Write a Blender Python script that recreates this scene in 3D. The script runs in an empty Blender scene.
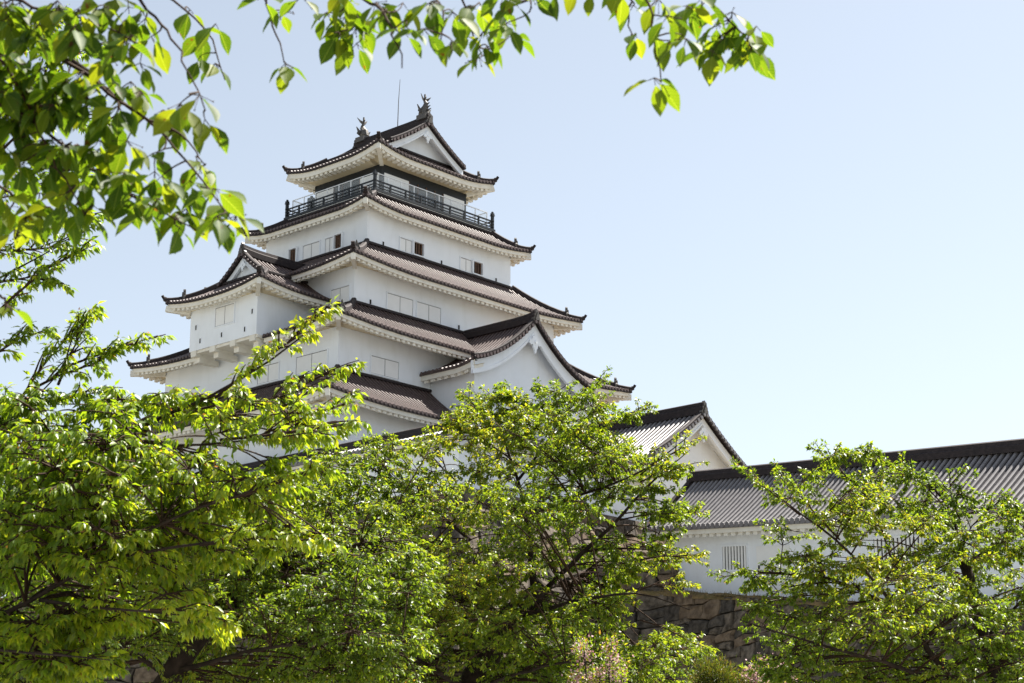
import bpy, math, random
import numpy as np
from mathutils import Vector

R_ = math.radians
SC = bpy.context.scene
COL = SC.collection

# ------------------------------------------------------------------ camera, sky, sun, exposure
TILT = R_(15.318)
CAMZ = 1.6
FPX = 1820.0
cam_d = bpy.data.cameras.new('camera')
cam = bpy.data.objects.new('camera', cam_d)
COL.objects.link(cam)
cam.location = (0, 0, CAMZ)
cam.rotation_euler = (math.pi / 2 + TILT, 0, 0)
cam_d.sensor_width = 36.0
cam_d.lens = FPX / 1024 * 36
cam_d.clip_start = 0.1
cam_d.clip_end = 6000
cam_d.dof.use_dof = True
cam_d.dof.focus_distance = 60.0
cam_d.dof.aperture_fstop = 11.0
SC.camera = cam

SUN_AZ, SUN_EL = 52.0, 60.0            # azimuth measured from the view direction towards the right
world = bpy.data.worlds.new('World')
SC.world = world
world.use_nodes = True
wn = world.node_tree
sky = wn.nodes.new('ShaderNodeTexSky')
sky.sky_type = 'NISHITA'
sky.sun_disc = False
sky.sun_elevation = R_(SUN_EL)
sky.sun_rotation = R_(SUN_AZ)
sky.altitude = 200
sky.air_density = 1.0
sky.dust_density = 1.2
sky.ozone_density = 2.6
bg = wn.nodes['Background']
bg.inputs['Strength'].default_value = 0.056
hs = wn.nodes.new('ShaderNodeHueSaturation')          # a slightly hazy, paler spring sky
hs.inputs['Saturation'].default_value = 0.50
hs.inputs['Hue'].default_value = 0.490
hs.inputs['Value'].default_value = 1.0
wn.links.new(sky.outputs[0], hs.inputs['Color'])
wn.links.new(hs.outputs[0], bg.inputs['Color'])

sun_d = bpy.data.lights.new('sun', 'SUN')
sun_d.energy = 5.0
sun_d.angle = R_(0.53)
sun_d.color = (1.0, 0.945, 0.86)
sun = bpy.data.objects.new('sun', sun_d)
COL.objects.link(sun)
sdir = Vector((math.sin(R_(SUN_AZ)) * math.cos(R_(SUN_EL)), math.cos(R_(SUN_AZ)) * math.cos(R_(SUN_EL)), math.sin(R_(SUN_EL))))
sun.rotation_euler = sdir.to_track_quat('Z', 'Y').to_euler()
sun.location = sdir * 200

SC.view_settings.view_transform = 'Standard'
SC.view_settings.look = 'None'
SC.view_settings.gamma = 1.0
SC.view_settings.exposure = 1.68
SC.render.engine = 'CYCLES'
SC.cycles.max_bounces = 8
SC.cycles.transparent_max_bounces = 8
SC.cycles.use_denoising = True


# ------------------------------------------------------------------ helpers
def at(u, v, Y):
    """World point at forward distance Y seen in direction (u, v)."""
    x, y = (u - 512.0) / FPX, (341.5 - v) / FPX
    fy, fz = math.cos(TILT), math.sin(TILT)
    d = np.array([x, fy - y * fz, fz + y * fy])
    return d / d[1] * Y + np.array([0, 0, CAMZ])


def tag(o, label=None, cat=None, group=None, kind=None):
    if label: o['label'] = label
    if cat: o['category'] = cat
    if group: o['group'] = group
    if kind: o['kind'] = kind
    return o


def thing(name, loc, rz, label, cat, group=None):
    o = bpy.data.objects.new(name, None)
    COL.objects.link(o)
    o.location = loc
    o.rotation_euler = (0, 0, rz)
    o.empty_display_size = 0.5
    return tag(o, label, cat, group)


class MB:
    def __init__(self):
        self.v, self.f, self.m, self.n = [], [], [], 0

    def add(self, verts, faces, mi=0):
        n = self.n
        self.v.extend([tuple(map(float, p)) for p in verts])
        self.f.extend([tuple(n + i for i in q) for q in faces])
        self.m.extend([mi] * len(faces))
        self.n += len(verts)

    def box(self, x0, x1, y0, y1, z0, z1, mi=0):
        self.hexa([(x0, y0, z0), (x1, y0, z0), (x1, y1, z0), (x0, y1, z0), (x0, y0, z1), (x1, y0, z1), (x1, y1, z1), (x0, y1, z1)], mi)

    def hexa(self, p, mi=0):
        self.add(p, [(0, 3, 2, 1), (4, 5, 6, 7), (0, 1, 5, 4), (1, 2, 6, 5), (2, 3, 7, 6), (3, 0, 4, 7)], mi)

    def prism(self, poly, off, mi=0):
        """poly: list of 3D points (planar), extruded by off."""
        n = len(poly)
        off = np.array(off, float)
        q = [np.array(p, float) for p in poly]
        self.add(q + [p + off for p in q],
                 [tuple(range(n)), tuple(range(2 * n - 1, n - 1, -1))] + [(i, i + n, (i + 1) % n + n, (i + 1) % n) for i in range(n)], mi)

    def grid(self, P, mi=0, flip=False):
        """P[i][j] points."""
        P = np.asarray(P, float)
        a, b = P.shape[:2]
        f = []
        for i in range(a - 1):
            for j in range(b - 1):
                q = (i * b + j, i * b + j + 1, (i + 1) * b + j + 1, (i + 1) * b + j)
                f.append(q[::-1] if flip else q)
        self.add(P.reshape(-1, 3), f, 0 if isinstance(mi, list) else mi)
        if isinstance(mi, list): self.m[-len(f):] = [q for q in mi for _ in range(b - 1)]

    def sweep(self, path, prof, side, up=(0, 0, 1), mi=0):
        """closed profile [(a,b)...] swept along path; side per point or constant gives the profile's a axis."""
        path = np.asarray(path, float)
        n, k = len(path), len(prof)
        up = np.array(up, float)
        V = []
        for i in range(n):
            t = path[min(i + 1, n - 1)] - path[max(i - 1, 0)]
            t = t / (np.linalg.norm(t) + 1e-9)
            s = np.array(side, float)
            s = s - t * (s @ t); s /= np.linalg.norm(s) + 1e-9
            u = np.cross(s, t); u = u if u @ up > 0 else -u
            for a, b in prof:
                V.append(path[i] + s * a + u * b)
        F = []
        for i in range(n - 1):
            for j in range(k):
                F.append((i * k + j, i * k + (j + 1) % k, (i + 1) * k + (j + 1) % k, (i + 1) * k + j))
        F += [tuple(range(k)), tuple(range((n - 1) * k + k - 1, (n - 1) * k - 1, -1))]
        self.add(V, F, mi)

    def tube(self, path, rad, sides=6, mi=0, cap=True):
        path = np.asarray(path, float)
        n = len(path)
        rad = np.broadcast_to(np.asarray(rad, float), (n,))
        t = np.gradient(path, axis=0)
        t /= np.linalg.norm(t, axis=1, keepdims=True) + 1e-9
        ref = np.array([0.31, 0.17, 0.93])
        if abs(t.mean(0) @ ref) > 0.9 * np.linalg.norm(t.mean(0)): ref = np.array([0.9, -0.3, 0.1])
        a = np.cross(t, ref); a /= np.linalg.norm(a, axis=1, keepdims=True) + 1e-9
        b = np.cross(t, a)
        th = np.arange(sides) * 2 * math.pi / sides
        V = path[:, None, :] + rad[:, None, None] * (np.cos(th)[None, :, None] * a[:, None, :] + np.sin(th)[None, :, None] * b[:, None, :])
        F = []
        for i in range(n - 1):
            for j in range(sides):
                F.append((i * sides + j, i * sides + (j + 1) % sides, (i + 1) * sides + (j + 1) % sides, (i + 1) * sides + j))
        if cap:
            F += [tuple(range(sides))[::-1], tuple(range((n - 1) * sides, n * sides))]
        self.add(V.reshape(-1, 3), F, mi)

    def build(self, name, mats, parent=None, off=(0, 0, 0), smooth=False):
        me = bpy.data.meshes.new(name)
        v = np.array(self.v, float).reshape(-1, 3) + np.array(off, float)
        me.from_pydata(v.tolist(), [], self.f)
        mats = mats if isinstance(mats, (list, tuple)) else [mats]
        for m in mats: me.materials.append(m)
        if len(mats) > 1: me.polygons.foreach_set('material_index', self.m)
        if smooth: me.polygons.foreach_set('use_smooth', [True] * len(me.polygons))
        me.update()
        o = bpy.data.objects.new(name, me)
        COL.objects.link(o)
        o.parent = parent
        return o


# ------------------------------------------------------------------ materials
def mat(name, base, rough=0.6, spec=0.5, c2=None, scale=3.0, detail=5.0, bump=0.0, bscale=20.0, metallic=0.0, ramp=(0.35, 0.7), bdist=0.02):
    m = bpy.data.materials.new(name)
    m.use_nodes = True
    nt = m.node_tree
    b = nt.nodes['Principled BSDF']
    b.inputs['Base Color'].default_value = (*base, 1)
    b.inputs['Roughness'].default_value = rough
    b.inputs['Specular IOR Level'].default_value = spec
    b.inputs['Metallic'].default_value = metallic
    tc = nt.nodes.new('ShaderNodeTexCoord')
    if c2 is not None:
        nz = nt.nodes.new('ShaderNodeTexNoise')
        nz.inputs['Scale'].default_value = scale
        nz.inputs['Detail'].default_value = detail
        nt.links.new(tc.outputs['Object'], nz.inputs['Vector'])
        rp = nt.nodes.new('ShaderNodeValToRGB')
        rp.color_ramp.elements[0].position, rp.color_ramp.elements[1].position = ramp
        rp.color_ramp.elements[0].color = (*base, 1)
        rp.color_ramp.elements[1].color = (*c2, 1)
        nt.links.new(nz.outputs['Fac'], rp.inputs[0])
        nt.links.new(rp.outputs[0], b.inputs['Base Color'])
    if bump:
        nb = nt.nodes.new('ShaderNodeTexNoise')
        nb.inputs['Scale'].default_value = bscale
        nb.inputs['Detail'].default_value = 6
        nt.links.new(tc.outputs['Object'], nb.inputs['Vector'])
        bp = nt.nodes.new('ShaderNodeBump')
        bp.inputs['Strength'].default_value = bump
        bp.inputs['Distance'].default_value = bdist
        nt.links.new(nb.outputs['Fac'], bp.inputs['Height'])
        nt.links.new(bp.outputs[0], b.inputs['Normal'])
    return m


def plaster_mat(name, base, c2):
    """lime plaster with faint streaks running down the wall"""
    m = mat(name, base, 0.75, 0.25, c2=c2, scale=0.9, ramp=(0.4, 0.85), bump=0.12, bscale=6)
    nt = m.node_tree
    b = nt.nodes['Principled BSDF']
    tc = nt.nodes['Texture Coordinate']
    mp = nt.nodes.new('ShaderNodeMapping')
    mp.inputs['Scale'].default_value = (1.2, 1.2, 0.3)
    nz = nt.nodes.new('ShaderNodeTexNoise'); nz.inputs['Scale'].default_value = 1.6; nz.inputs['Detail'].default_value = 8
    nt.links.new(tc.outputs['Object'], mp.inputs[0]); nt.links.new(mp.outputs[0], nz.inputs['Vector'])
    rp = nt.nodes.new('ShaderNodeValToRGB')
    rp.color_ramp.elements[0].position, rp.color_ramp.elements[1].position = 0.5, 0.85
    rp.color_ramp.elements[0].color = (1, 1, 1, 1); rp.color_ramp.elements[1].color = (0.91, 0.905, 0.89, 1)
    mx = nt.nodes.new('ShaderNodeMixRGB'); mx.blend_type = 'MULTIPLY'; mx.inputs[0].default_value = 1
    src = b.inputs['Base Color'].links[0].from_socket
    nt.links.new(nz.outputs['Fac'], rp.inputs[0])
    nt.links.new(src, mx.inputs[1]); nt.links.new(rp.outputs[0], mx.inputs[2])
    nt.links.new(mx.outputs[0], b.inputs['Base Color'])
    return m


def leaf_mat(name, cols, trans=0.5, rough=0.42, tcol=None, spec=0.45):
    """cols: list of (pos, rgb) over a per-leaf random tint."""
    m = bpy.data.materials.new(name)
    m.use_nodes = True
    nt = m.node_tree
    b = nt.nodes['Principled BSDF']
    out = nt.nodes['Material Output']
    at_ = nt.nodes.new('ShaderNodeAttribute'); at_.attribute_name = 'tint'
    rp = nt.nodes.new('ShaderNodeValToRGB')
    el = rp.color_ramp.elements
    while len(el) < len(cols): el.new(0.5)
    for e, (p, c) in zip(el, cols):
        e.position = p; e.color = (*c, 1)
    nt.links.new(at_.outputs['Fac'], rp.inputs[0])
    nt.links.new(rp.outputs[0], b.inputs['Base Color'])
    b.inputs['Roughness'].default_value = rough
    b.inputs['Specular IOR Level'].default_value = spec
    tr = nt.nodes.new('ShaderNodeBsdfTranslucent')
    mul = nt.nodes.new('ShaderNodeMixRGB'); mul.blend_type = 'MULTIPLY'; mul.inputs[0].default_value = 1
    mul.inputs[2].default_value = (*(tcol or (3.1, 2.75, 0.8)), 1)
    nt.links.new(rp.outputs[0], mul.inputs[1])
    nt.links.new(mul.outputs[0], tr.inputs['Color'])
    mx = nt.nodes.new('ShaderNodeMixShader'); mx.inputs[0].default_value = trans
    nt.links.new(b.outputs[0], mx.inputs[1]); nt.links.new(tr.outputs[0], mx.inputs[2])
    nt.links.new(mx.outputs[0], out.inputs['Surface'])
    return m


M = {}
M['plaster'] = plaster_mat('white_plaster', (0.80, 0.83, 0.88), (0.75, 0.78, 0.83))
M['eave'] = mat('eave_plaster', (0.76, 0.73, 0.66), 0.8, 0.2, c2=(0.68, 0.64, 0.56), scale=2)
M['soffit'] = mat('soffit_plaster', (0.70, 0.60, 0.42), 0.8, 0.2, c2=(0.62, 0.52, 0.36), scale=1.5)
M['tile'] = mat('brown_glazed_tile', (0.105, 0.072, 0.066), 0.5, 0.38, c2=(0.055, 0.038, 0.036), scale=5.5, ramp=(0.3, 0.75))
M['valley'] = mat('brown_pan_tile', (0.055, 0.035, 0.033), 0.8, 0.15, c2=(0.035, 0.023, 0.023), scale=3.0)  # brown tile again, darkened to paint in the shade between the ribs
M['grey_valley'] = mat('grey_pan_tile', (0.040, 0.034, 0.036), 0.85, 0.1, c2=(0.028, 0.025, 0.028), scale=3.0)  # grey tile darkened likewise, rib shade put into its colour
M['grey_tile'] = mat('weathered_grey_tile', (0.18, 0.166, 0.168), 0.46, 0.8, c2=(0.095, 0.087, 0.09), scale=5.0, ramp=(0.3, 0.8))
M['ridge'] = mat('dark_ridge_tile', (0.022, 0.017, 0.018), 0.75, 0.25, c2=(0.038, 0.028, 0.028), scale=5)
M['black'] = mat('black_lacquered_timber', (0.012, 0.014, 0.016), 0.5, 0.4)
M['inside'] = mat('dark_interior', (0.01, 0.008, 0.007), 0.9, 0.1)
M['wood'] = mat('brown_window_timber', (0.07, 0.035, 0.02), 0.6, 0.3, c2=(0.12, 0.06, 0.03), scale=8)
M['panel'] = mat('white_shutter_board', (0.80, 0.80, 0.80), 0.6, 0.3, c2=(0.76, 0.76, 0.76), scale=2)
M['gap'] = mat('shutter_joint', (0.30, 0.30, 0.31), 0.9, 0.1)
M['white_metal'] = mat('white_painted_metal', (0.75, 0.76, 0.78), 0.4, 0.5)
M['stone'] = mat('castle_stone', (0.05, 0.04, 0.03), 0.9, 0.2, c2=(0.19, 0.155, 0.12), scale=3.2, detail=9, bump=0.6, bscale=7, bdist=0.05)
M['stone_dark'] = mat('castle_stone_dark', (0.032, 0.027, 0.022), 0.9, 0.2, c2=(0.10, 0.085, 0.07), scale=3.5, detail=9, bump=0.6, bscale=7, bdist=0.05)
M['stone_warm'] = mat('castle_stone_warm', (0.075, 0.052, 0.034), 0.9, 0.2, c2=(0.21, 0.155, 0.105), scale=2.8, detail=9, bump=0.6, bscale=7, bdist=0.05)
M['mortar'] = mat('dark_stone_gap', (0.02, 0.018, 0.014), 1.0, 0.1)
M['earth'] = mat('dry_grass_and_earth', (0.22, 0.15, 0.07), 0.95, 0.1, c2=(0.10, 0.085, 0.035), scale=2.5, detail=8, bump=0.8, bscale=9, bdist=0.1)
M['ground'] = mat('park_ground', (0.15, 0.155, 0.135), 0.95, 0.1, c2=(0.25, 0.25, 0.235), scale=0.25, detail=9, bump=0.5, bscale=3, bdist=0.1)
M['bark'] = mat('cherry_bark', (0.022, 0.015, 0.011), 0.9, 0.15, c2=(0.05, 0.034, 0.026), scale=9, detail=8, bump=0.9, bscale=22, bdist=0.02)
M['twig'] = mat('young_twig', (0.030, 0.016, 0.010), 0.85, 0.15, c2=(0.05, 0.028, 0.016), scale=20)
M['bronze'] = mat('weathered_bronze_ornament', (0.05, 0.045, 0.042), 0.5, 0.5, c2=(0.11, 0.095, 0.08), scale=12)
g = bpy.data.materials.new('clear_glass_screen'); g.use_nodes = True
gb = g.node_tree.nodes['Principled BSDF']
gb.inputs['Base Color'].default_value = (0.9, 0.95, 0.97, 1); gb.inputs['Roughness'].default_value = 0.08
gb.inputs['Alpha'].default_value = 0.10
M['glass'] = g

LEAF_NEAR = leaf_mat('large_cherry_leaf', [(0.0, (0.021, 0.048, 0.006)), (0.5, (0.043, 0.086, 0.008)), (0.85, (0.096, 0.125, 0.011)), (1.0, (0.163, 0.134, 0.019))], 0.5, 0.55, tcol=(3.4, 3.0, .6), spec=.18)
LEAF_LEFT = leaf_mat('bright_cherry_leaf', [(0.0, (0.061, 0.115, 0.011)), (0.5, (0.115, 0.181, 0.016)), (0.9, (0.198, 0.231, 0.022)), (0.93, (0.187, 0.093, 0.039)), (1.0, (0.132, 0.061, 0.033))], 0.5, 0.42)
LEAF_MID = leaf_mat('young_cherry_leaf', [(0.0, (0.050, 0.089, 0.011)), (0.5, (0.095, 0.151, 0.015)), (0.88, (0.168, 0.190, 0.022)), (0.92, (0.179, 0.095, 0.040)), (1.0, (0.123, 0.062, 0.034))], 0.5, 0.42)
LEAF_DARK = leaf_mat('deep_green_leaf', [(0.0, (0.049, 0.087, 0.012)), (0.6, (0.093, 0.145, 0.016)), (0.9, (0.163, 0.186, 0.023)), (1.0, (0.163, 0.082, 0.023))], 0.45, 0.42)
LEAF_BUSH = leaf_mat('clipped_bush_needle', [(0.0, (0.04, 0.065, 0.014)), (0.75, (0.085, 0.11, 0.02)), (1.0, (0.16, 0.10, 0.03))], 0.25, 0.55)
PETAL = leaf_mat('pink_blossom_petal', [(0.0, (0.50, 0.24, 0.29)), (0.6, (0.60, 0.38, 0.41)), (1.0, (0.66, 0.50, 0.50))], 0.3, 0.6, tcol=(1.1, 1.0, 1.0))



def add_veins(m):
    """midrib, side veins and a few brown spots on a large leaf"""
    nt = m.node_tree; N, L = nt.nodes.new, nt.links.new
    def attr(n):
        a = N('ShaderNodeAttribute'); a.attribute_name = n; return a.outputs['Fac']
    def mth(op, a, b=None):
        q = N('ShaderNodeMath'); q.operation = op
        for i, x in enumerate((a, b)):
            if x is None: continue
            if isinstance(x, (int, float)): q.inputs[i].default_value = x
            else: L(x, q.inputs[i])
        return q.outputs[0]
    al, ac = attr('along'), mth('ABSOLUTE', attr('across'))
    rib = mth('LESS_THAN', ac, .022)
    ph = mth('FRACT', mth('MULTIPLY', mth('SUBTRACT', al, mth('MULTIPLY', ac, .55)), 9.0))
    vein = mth('LESS_THAN', ph, .13)
    v = mth('ADD', mth('MULTIPLY', rib, .5), mth('MULTIPLY', vein, .28))
    tc = N('ShaderNodeTexCoord'); nz = N('ShaderNodeTexNoise'); nz.inputs['Scale'].default_value = 38; nz.inputs['Detail'].default_value = 3
    L(tc.outputs['Object'], nz.inputs['Vector'])
    spot = mth('GREATER_THAN', nz.outputs['Fac'], .70)
    ramp = next(n for n in nt.nodes if n.type == 'VALTORGB')
    mx = N('ShaderNodeMixRGB'); mx.inputs[2].default_value = (.16, .21, .06, 1)
    mx2 = N('ShaderNodeMixRGB'); mx2.inputs[2].default_value = (.07, .035, .012, 1)
    outs = [l.to_socket for l in ramp.outputs[0].links]
    L(v, mx.inputs[0]); L(ramp.outputs[0], mx.inputs[1]); L(spot, mx2.inputs[0]); L(mx.outputs[0], mx2.inputs[1])
    for o in outs: L(mx2.outputs[0], o)


add_veins(LEAF_NEAR)

# ------------------------------------------------------------------ roof builders (all in the thing's local frame, metres)
WAVE = ((0.0, 0.0), (0.25, 0.0), (0.29, 0.55), (0.38, 0.9), (0.5, 1.0), (0.62, 0.9), (0.71, 0.55), (0.75, 0.0))


def rib_samples(lo, hi, pitch):
    n = max(1, int(round((hi - lo) / pitch)))
    p = (hi - lo) / n
    s, h = [], []
    for i in range(n):
        for a, b in WAVE:
            s.append(lo + (i + a) * p); h.append(b)
    s.append(hi); h.append(0.0)
    return np.array(s), np.array(h), [lo + (i + 0.5) * p for i in range(n)]


def prof(v, c): return (1 - c) * v + c * v * v


def disc(mb, c, t, up, r, o, th=0.05):
    n = 8
    a = [np.array(c) + r * (math.cos(k * 2 * math.pi / n) * np.array(t) + math.sin(k * 2 * math.pi / n) * np.array(up)) for k in range(n)]
    b = [p + np.array(o) * th for p in a]
    mb.add(a + b, [tuple(range(n, 2 * n))] + [(k, (k + 1) % n, (k + 1) % n + n, k + n) for k in range(n)])


class Roof:
    """collects one roof's meshes: tiles, ridges, eaves, soffit."""
    def __init__(self):
        self.tiles, self.ridge, self.eaves, self.soffits, self.orns = MB(), MB(), [], [], []

    def new(self, k):
        mb = MB(); getattr(self, k).append(mb); return mb

    def build(self, parent, off, tile_mat, name='tiled_roof'):
        r = self.tiles.build(name, [tile_mat, M['valley'] if tile_mat is M['tile'] else M['grey_valley']], parent, off)  # second slot: copy with painted shade for faces between ribs
        if self.ridge.n: self.ridge.build('ridge_tiles', M['ridge'], r, (0, 0, 0))
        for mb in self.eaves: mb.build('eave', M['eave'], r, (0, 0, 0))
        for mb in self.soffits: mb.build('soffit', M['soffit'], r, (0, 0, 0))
        for mb in self.orns: mb.build('ridge_end_ornament', M['bronze'], r, (0, 0, 0))
        for ch in r.children:
            for v in ch.data.vertices: v.co += Vector(off)
        return r


PITCH, RIBH = 0.285, 0.075
RECT = [(-0.5, 0), (0.5, 0), (0.5, 0.75), (0.28, 1.0), (-0.28, 1.0), (-0.5, 0.75)]


def rprof(w, h, z0=0.0): return [(a * w, z0 + b * h) for a, b in RECT]


def onigawara(mb, p, o, s=1.0):
    """ridge-end ornament: shield with shoulders and a small peak, facing direction o."""
    o = np.array(o, float); o[2] = 0; o /= np.linalg.norm(o)
    t = np.array([-o[1], o[0], 0])
    out = [(-.30, -.12), (.30, -.12), (.34, .12), (.22, .30), (.24, .46), (.12, .50), (.07, .74), (0, .86), (-.07, .74), (-.12, .50), (-.24, .46), (-.22, .30), (-.34, .12)]
    poly = [np.array(p) + t * a * s + np.array([0, 0, b * s]) for a, b in out]
    mb.prism(poly, -o * 0.22 * s)
    mb.prism([np.array(p) + o * .001 + t * a * s * .6 + np.array([0, 0, (.08 + b * .6) * s]) for a, b in out], o * 0.1 * s)


def hip_skirt(rf, A, B, ze, zt, W, c=0.35, lift=0.35, cen=(0, 0), sides=('-y', '-x', '+y', '+x'), hips=True, trim=True, clip=None,
              rise=0.32, fas=0.21, dent=0.38):
    """pent roof round a rectangular storey. A: eave half sizes, B: half sizes at the top, W: half sizes of the wall below."""
    cx, cy = cen
    D = {'-y': ((0, -1), (1, 0)), '+y': ((0, 1), (-1, 0)), '-x': ((-1, 0), (0, -1)), '+x': ((1, 0), (0, 1))}

    def fn(side):
        o, t = (np.array([*q, 0.0]) for q in D[side])
        if side[1] == 'y': ap, bp, wp, al, bl, wl = A[1], B[1], W[1], A[0], B[0], W[0]
        else: ap, bp, wp, al, bl, wl = A[0], B[0], W[0], A[1], B[1], W[1]

        def q_of(s): return (al - abs(s)) / max(1e-6, al - bl)

        def lf(s, v): return lift * max(0.0, 1 - q_of(s) / 1.7) ** 2 * (1 - v) ** 1.5

        def P(s, v, dz=0.0, inset=0.0):
            return np.array([cx, cy, 0]) + o * (ap - v * (ap - bp) - inset) + t * s + np.array([0, 0, ze + (zt - ze) * prof(v, c) + lf(s, v) + dz])
        return o, t, ap, bp, wp, al, bl, wl, q_of, lf, P

    for side in sides:
        o, t, ap, bp, wp, al, bl, wl, q_of, lf, P = fn(side)
        lo, hi = -al, al
        rngs = [(lo, hi)]
        if clip and side in clip: rngs = clip[side]
        for lo, hi in rngs:
            EV, SF = rf.new('eaves'), rf.new('soffits')
            s, h, mids = rib_samples(lo, hi, PITCH)
            nv = 7
            G = []
            for si, hi_ in zip(s, h):
                vm = min(1.0, q_of(si))
                G.append([P(si, vm * j / nv, hi_ * RIBH) for j in range(nv + 1)])
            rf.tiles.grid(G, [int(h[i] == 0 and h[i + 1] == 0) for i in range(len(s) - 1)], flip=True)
            # tile edge at the eave
            E0 = [P(si, 0, hi_ * RIBH) for si, hi_ in zip(s, h)]
            E1 = [P(si, 0, -0.13) for si in s]
            rf.ridge.grid([E0, E1], flip=True)
            for m in mids:
                disc(rf.tiles, P(m, 0, 0.01, -0.005), t, (0, 0, 1), 0.085, o, 0.03)
            # white eave board
            ns = 24
            ss = np.linspace(lo, hi, ns + 1)
            def cl(x, ins): return max(-al + ins, min(al - ins, x))
            def row(ins, dz): return [P(cl(x, ins), 0, dz + lf(x, 0) - lf(cl(x, ins), 0), ins) for x in ss]
            EV.grid([row(0.04, -0.128), row(0.10, -0.135), row(0.10, -0.13 - fas), row(0.32, -0.13 - fas)], flip=True)
            rf.ridge.grid([E1[::8] + [E1[-1]], [P(cl(x, .3), 0, -.131, .3) for x in list(s[::8]) + [s[-1]]]], flip=True)
            # soffit
            ins, d0 = 0.30, -0.13 - fas + 0.02
            over = ap - wp
            S0 = [P(cl(x, ins), 0, d0 + lf(x, 0) - lf(cl(x, ins), 0), ins) for x in ss]
            kk = (over - ins) / over
            S1 = []
            for x in ss:
                xw = max(-wl, min(wl, x * wl / al if abs(x) > wl * .98 else x))
                S1.append(np.array([cx, cy, 0]) + o * wp + t * xw + np.array([0, 0, ze + d0 + rise]))
            SF.grid([S0, S1], flip=True)
            # rafter ends
            n = max(2, int((hi - lo) / dent))
            for k in range(n):
                x = lo + (k + .5) * (hi - lo) / n
                if abs(x) > al - .35: continue
                ln = min(0.42, over - .35, max(0.12, (al - abs(x)) * .9))
                a = P(x, 0, 0, 0.16)
                w, h0, h1 = dent * .27, -0.13 - fas - 0.13, -0.13 - fas + 0.004
                sl = rise / over * ln
                e = -o * ln
                q = [a - t * w + np.array([0, 0, h0]), a + t * w + np.array([0, 0, h0]), a + t * w + e + np.array([0, 0, h0 + sl]), a - t * w + e + np.array([0, 0, h0 + sl])]
                q += [p + np.array([0, 0, h1 - h0 + .03]) for p in q]
                EV.hexa(q)
            if trim:   # flashing course where the roof meets the wall above
                lo2, hi2 = max(lo, -bl - .1), min(hi, bl + .1)
                if hi2 > lo2:
                    rf.ridge.sweep([P(x, 1, 0.0, -0.08) for x in (lo2, hi2)], rprof(0.2, 0.15, -0.03), o)
    if hips:
        for sx, sy in ((-1, -1), (1, -1), (-1, 1), (1, 1)):
            ok = (('-y' if sy < 0 else '+y') in sides) and (('-x' if sx < 0 else '+x') in sides)
            if not ok: continue

            def H(v, dz=0.0, ext=0.0):
                x = cx + sx * (A[0] - v * (A[0] - B[0]) + ext * .7); y = cy + sy * (A[1] - v * (A[1] - B[1]) + ext * .7)
                return np.array([x, y, ze + (zt - ze) * prof(v, c) + lift * max(0, 1 - v / 1.7) ** 2 * (1 - v) ** 1.5 + dz])
            d = np.array([sx * (A[0] - B[0]), sy * (A[1] - B[1]), 0.0]); d /= np.linalg.norm(d)
            sd = np.array([-d[1], d[0], 0])
            Lh = math.hypot(A[0] - B[0], A[1] - B[1])
            v1 = min(0.42, 1.0 / Lh)
            rf.ridge.sweep([H(v, 0.02) for v in np.linspace(1, v1, 7)], rprof(0.28, 0.26), sd)
            low = [H(v, 0.02) for v in np.linspace(v1 + .03, 0.0, 4)] + [H(0, 0.07, 0.12)]
            rf.ridge.sweep(low, rprof(0.26, 0.20), sd)
            onigawara(rf.new('orns'), H(v1, 0.10, 0.05), d, 0.62)
            tip = H(0, 0.10, 0.10)
            rf.ridge.sweep([tip - d * .12, tip + d * .06 + np.array([0, 0, .07]), tip + d * .14 + np.array([0, 0, .2])], rprof(.2, .16), sd)
            # corner beam under the hip
            a, b = H(0, -0.42 - .02, -0.06), np.array([cx + sx * W[0], cy + sy * W[1], ze - .42 + rise])
            rf.new('eaves').sweep([a, b], [(-.11, -.13), (.11, -.13), (.11, .2), (-.11, .2)], sd)


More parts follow.
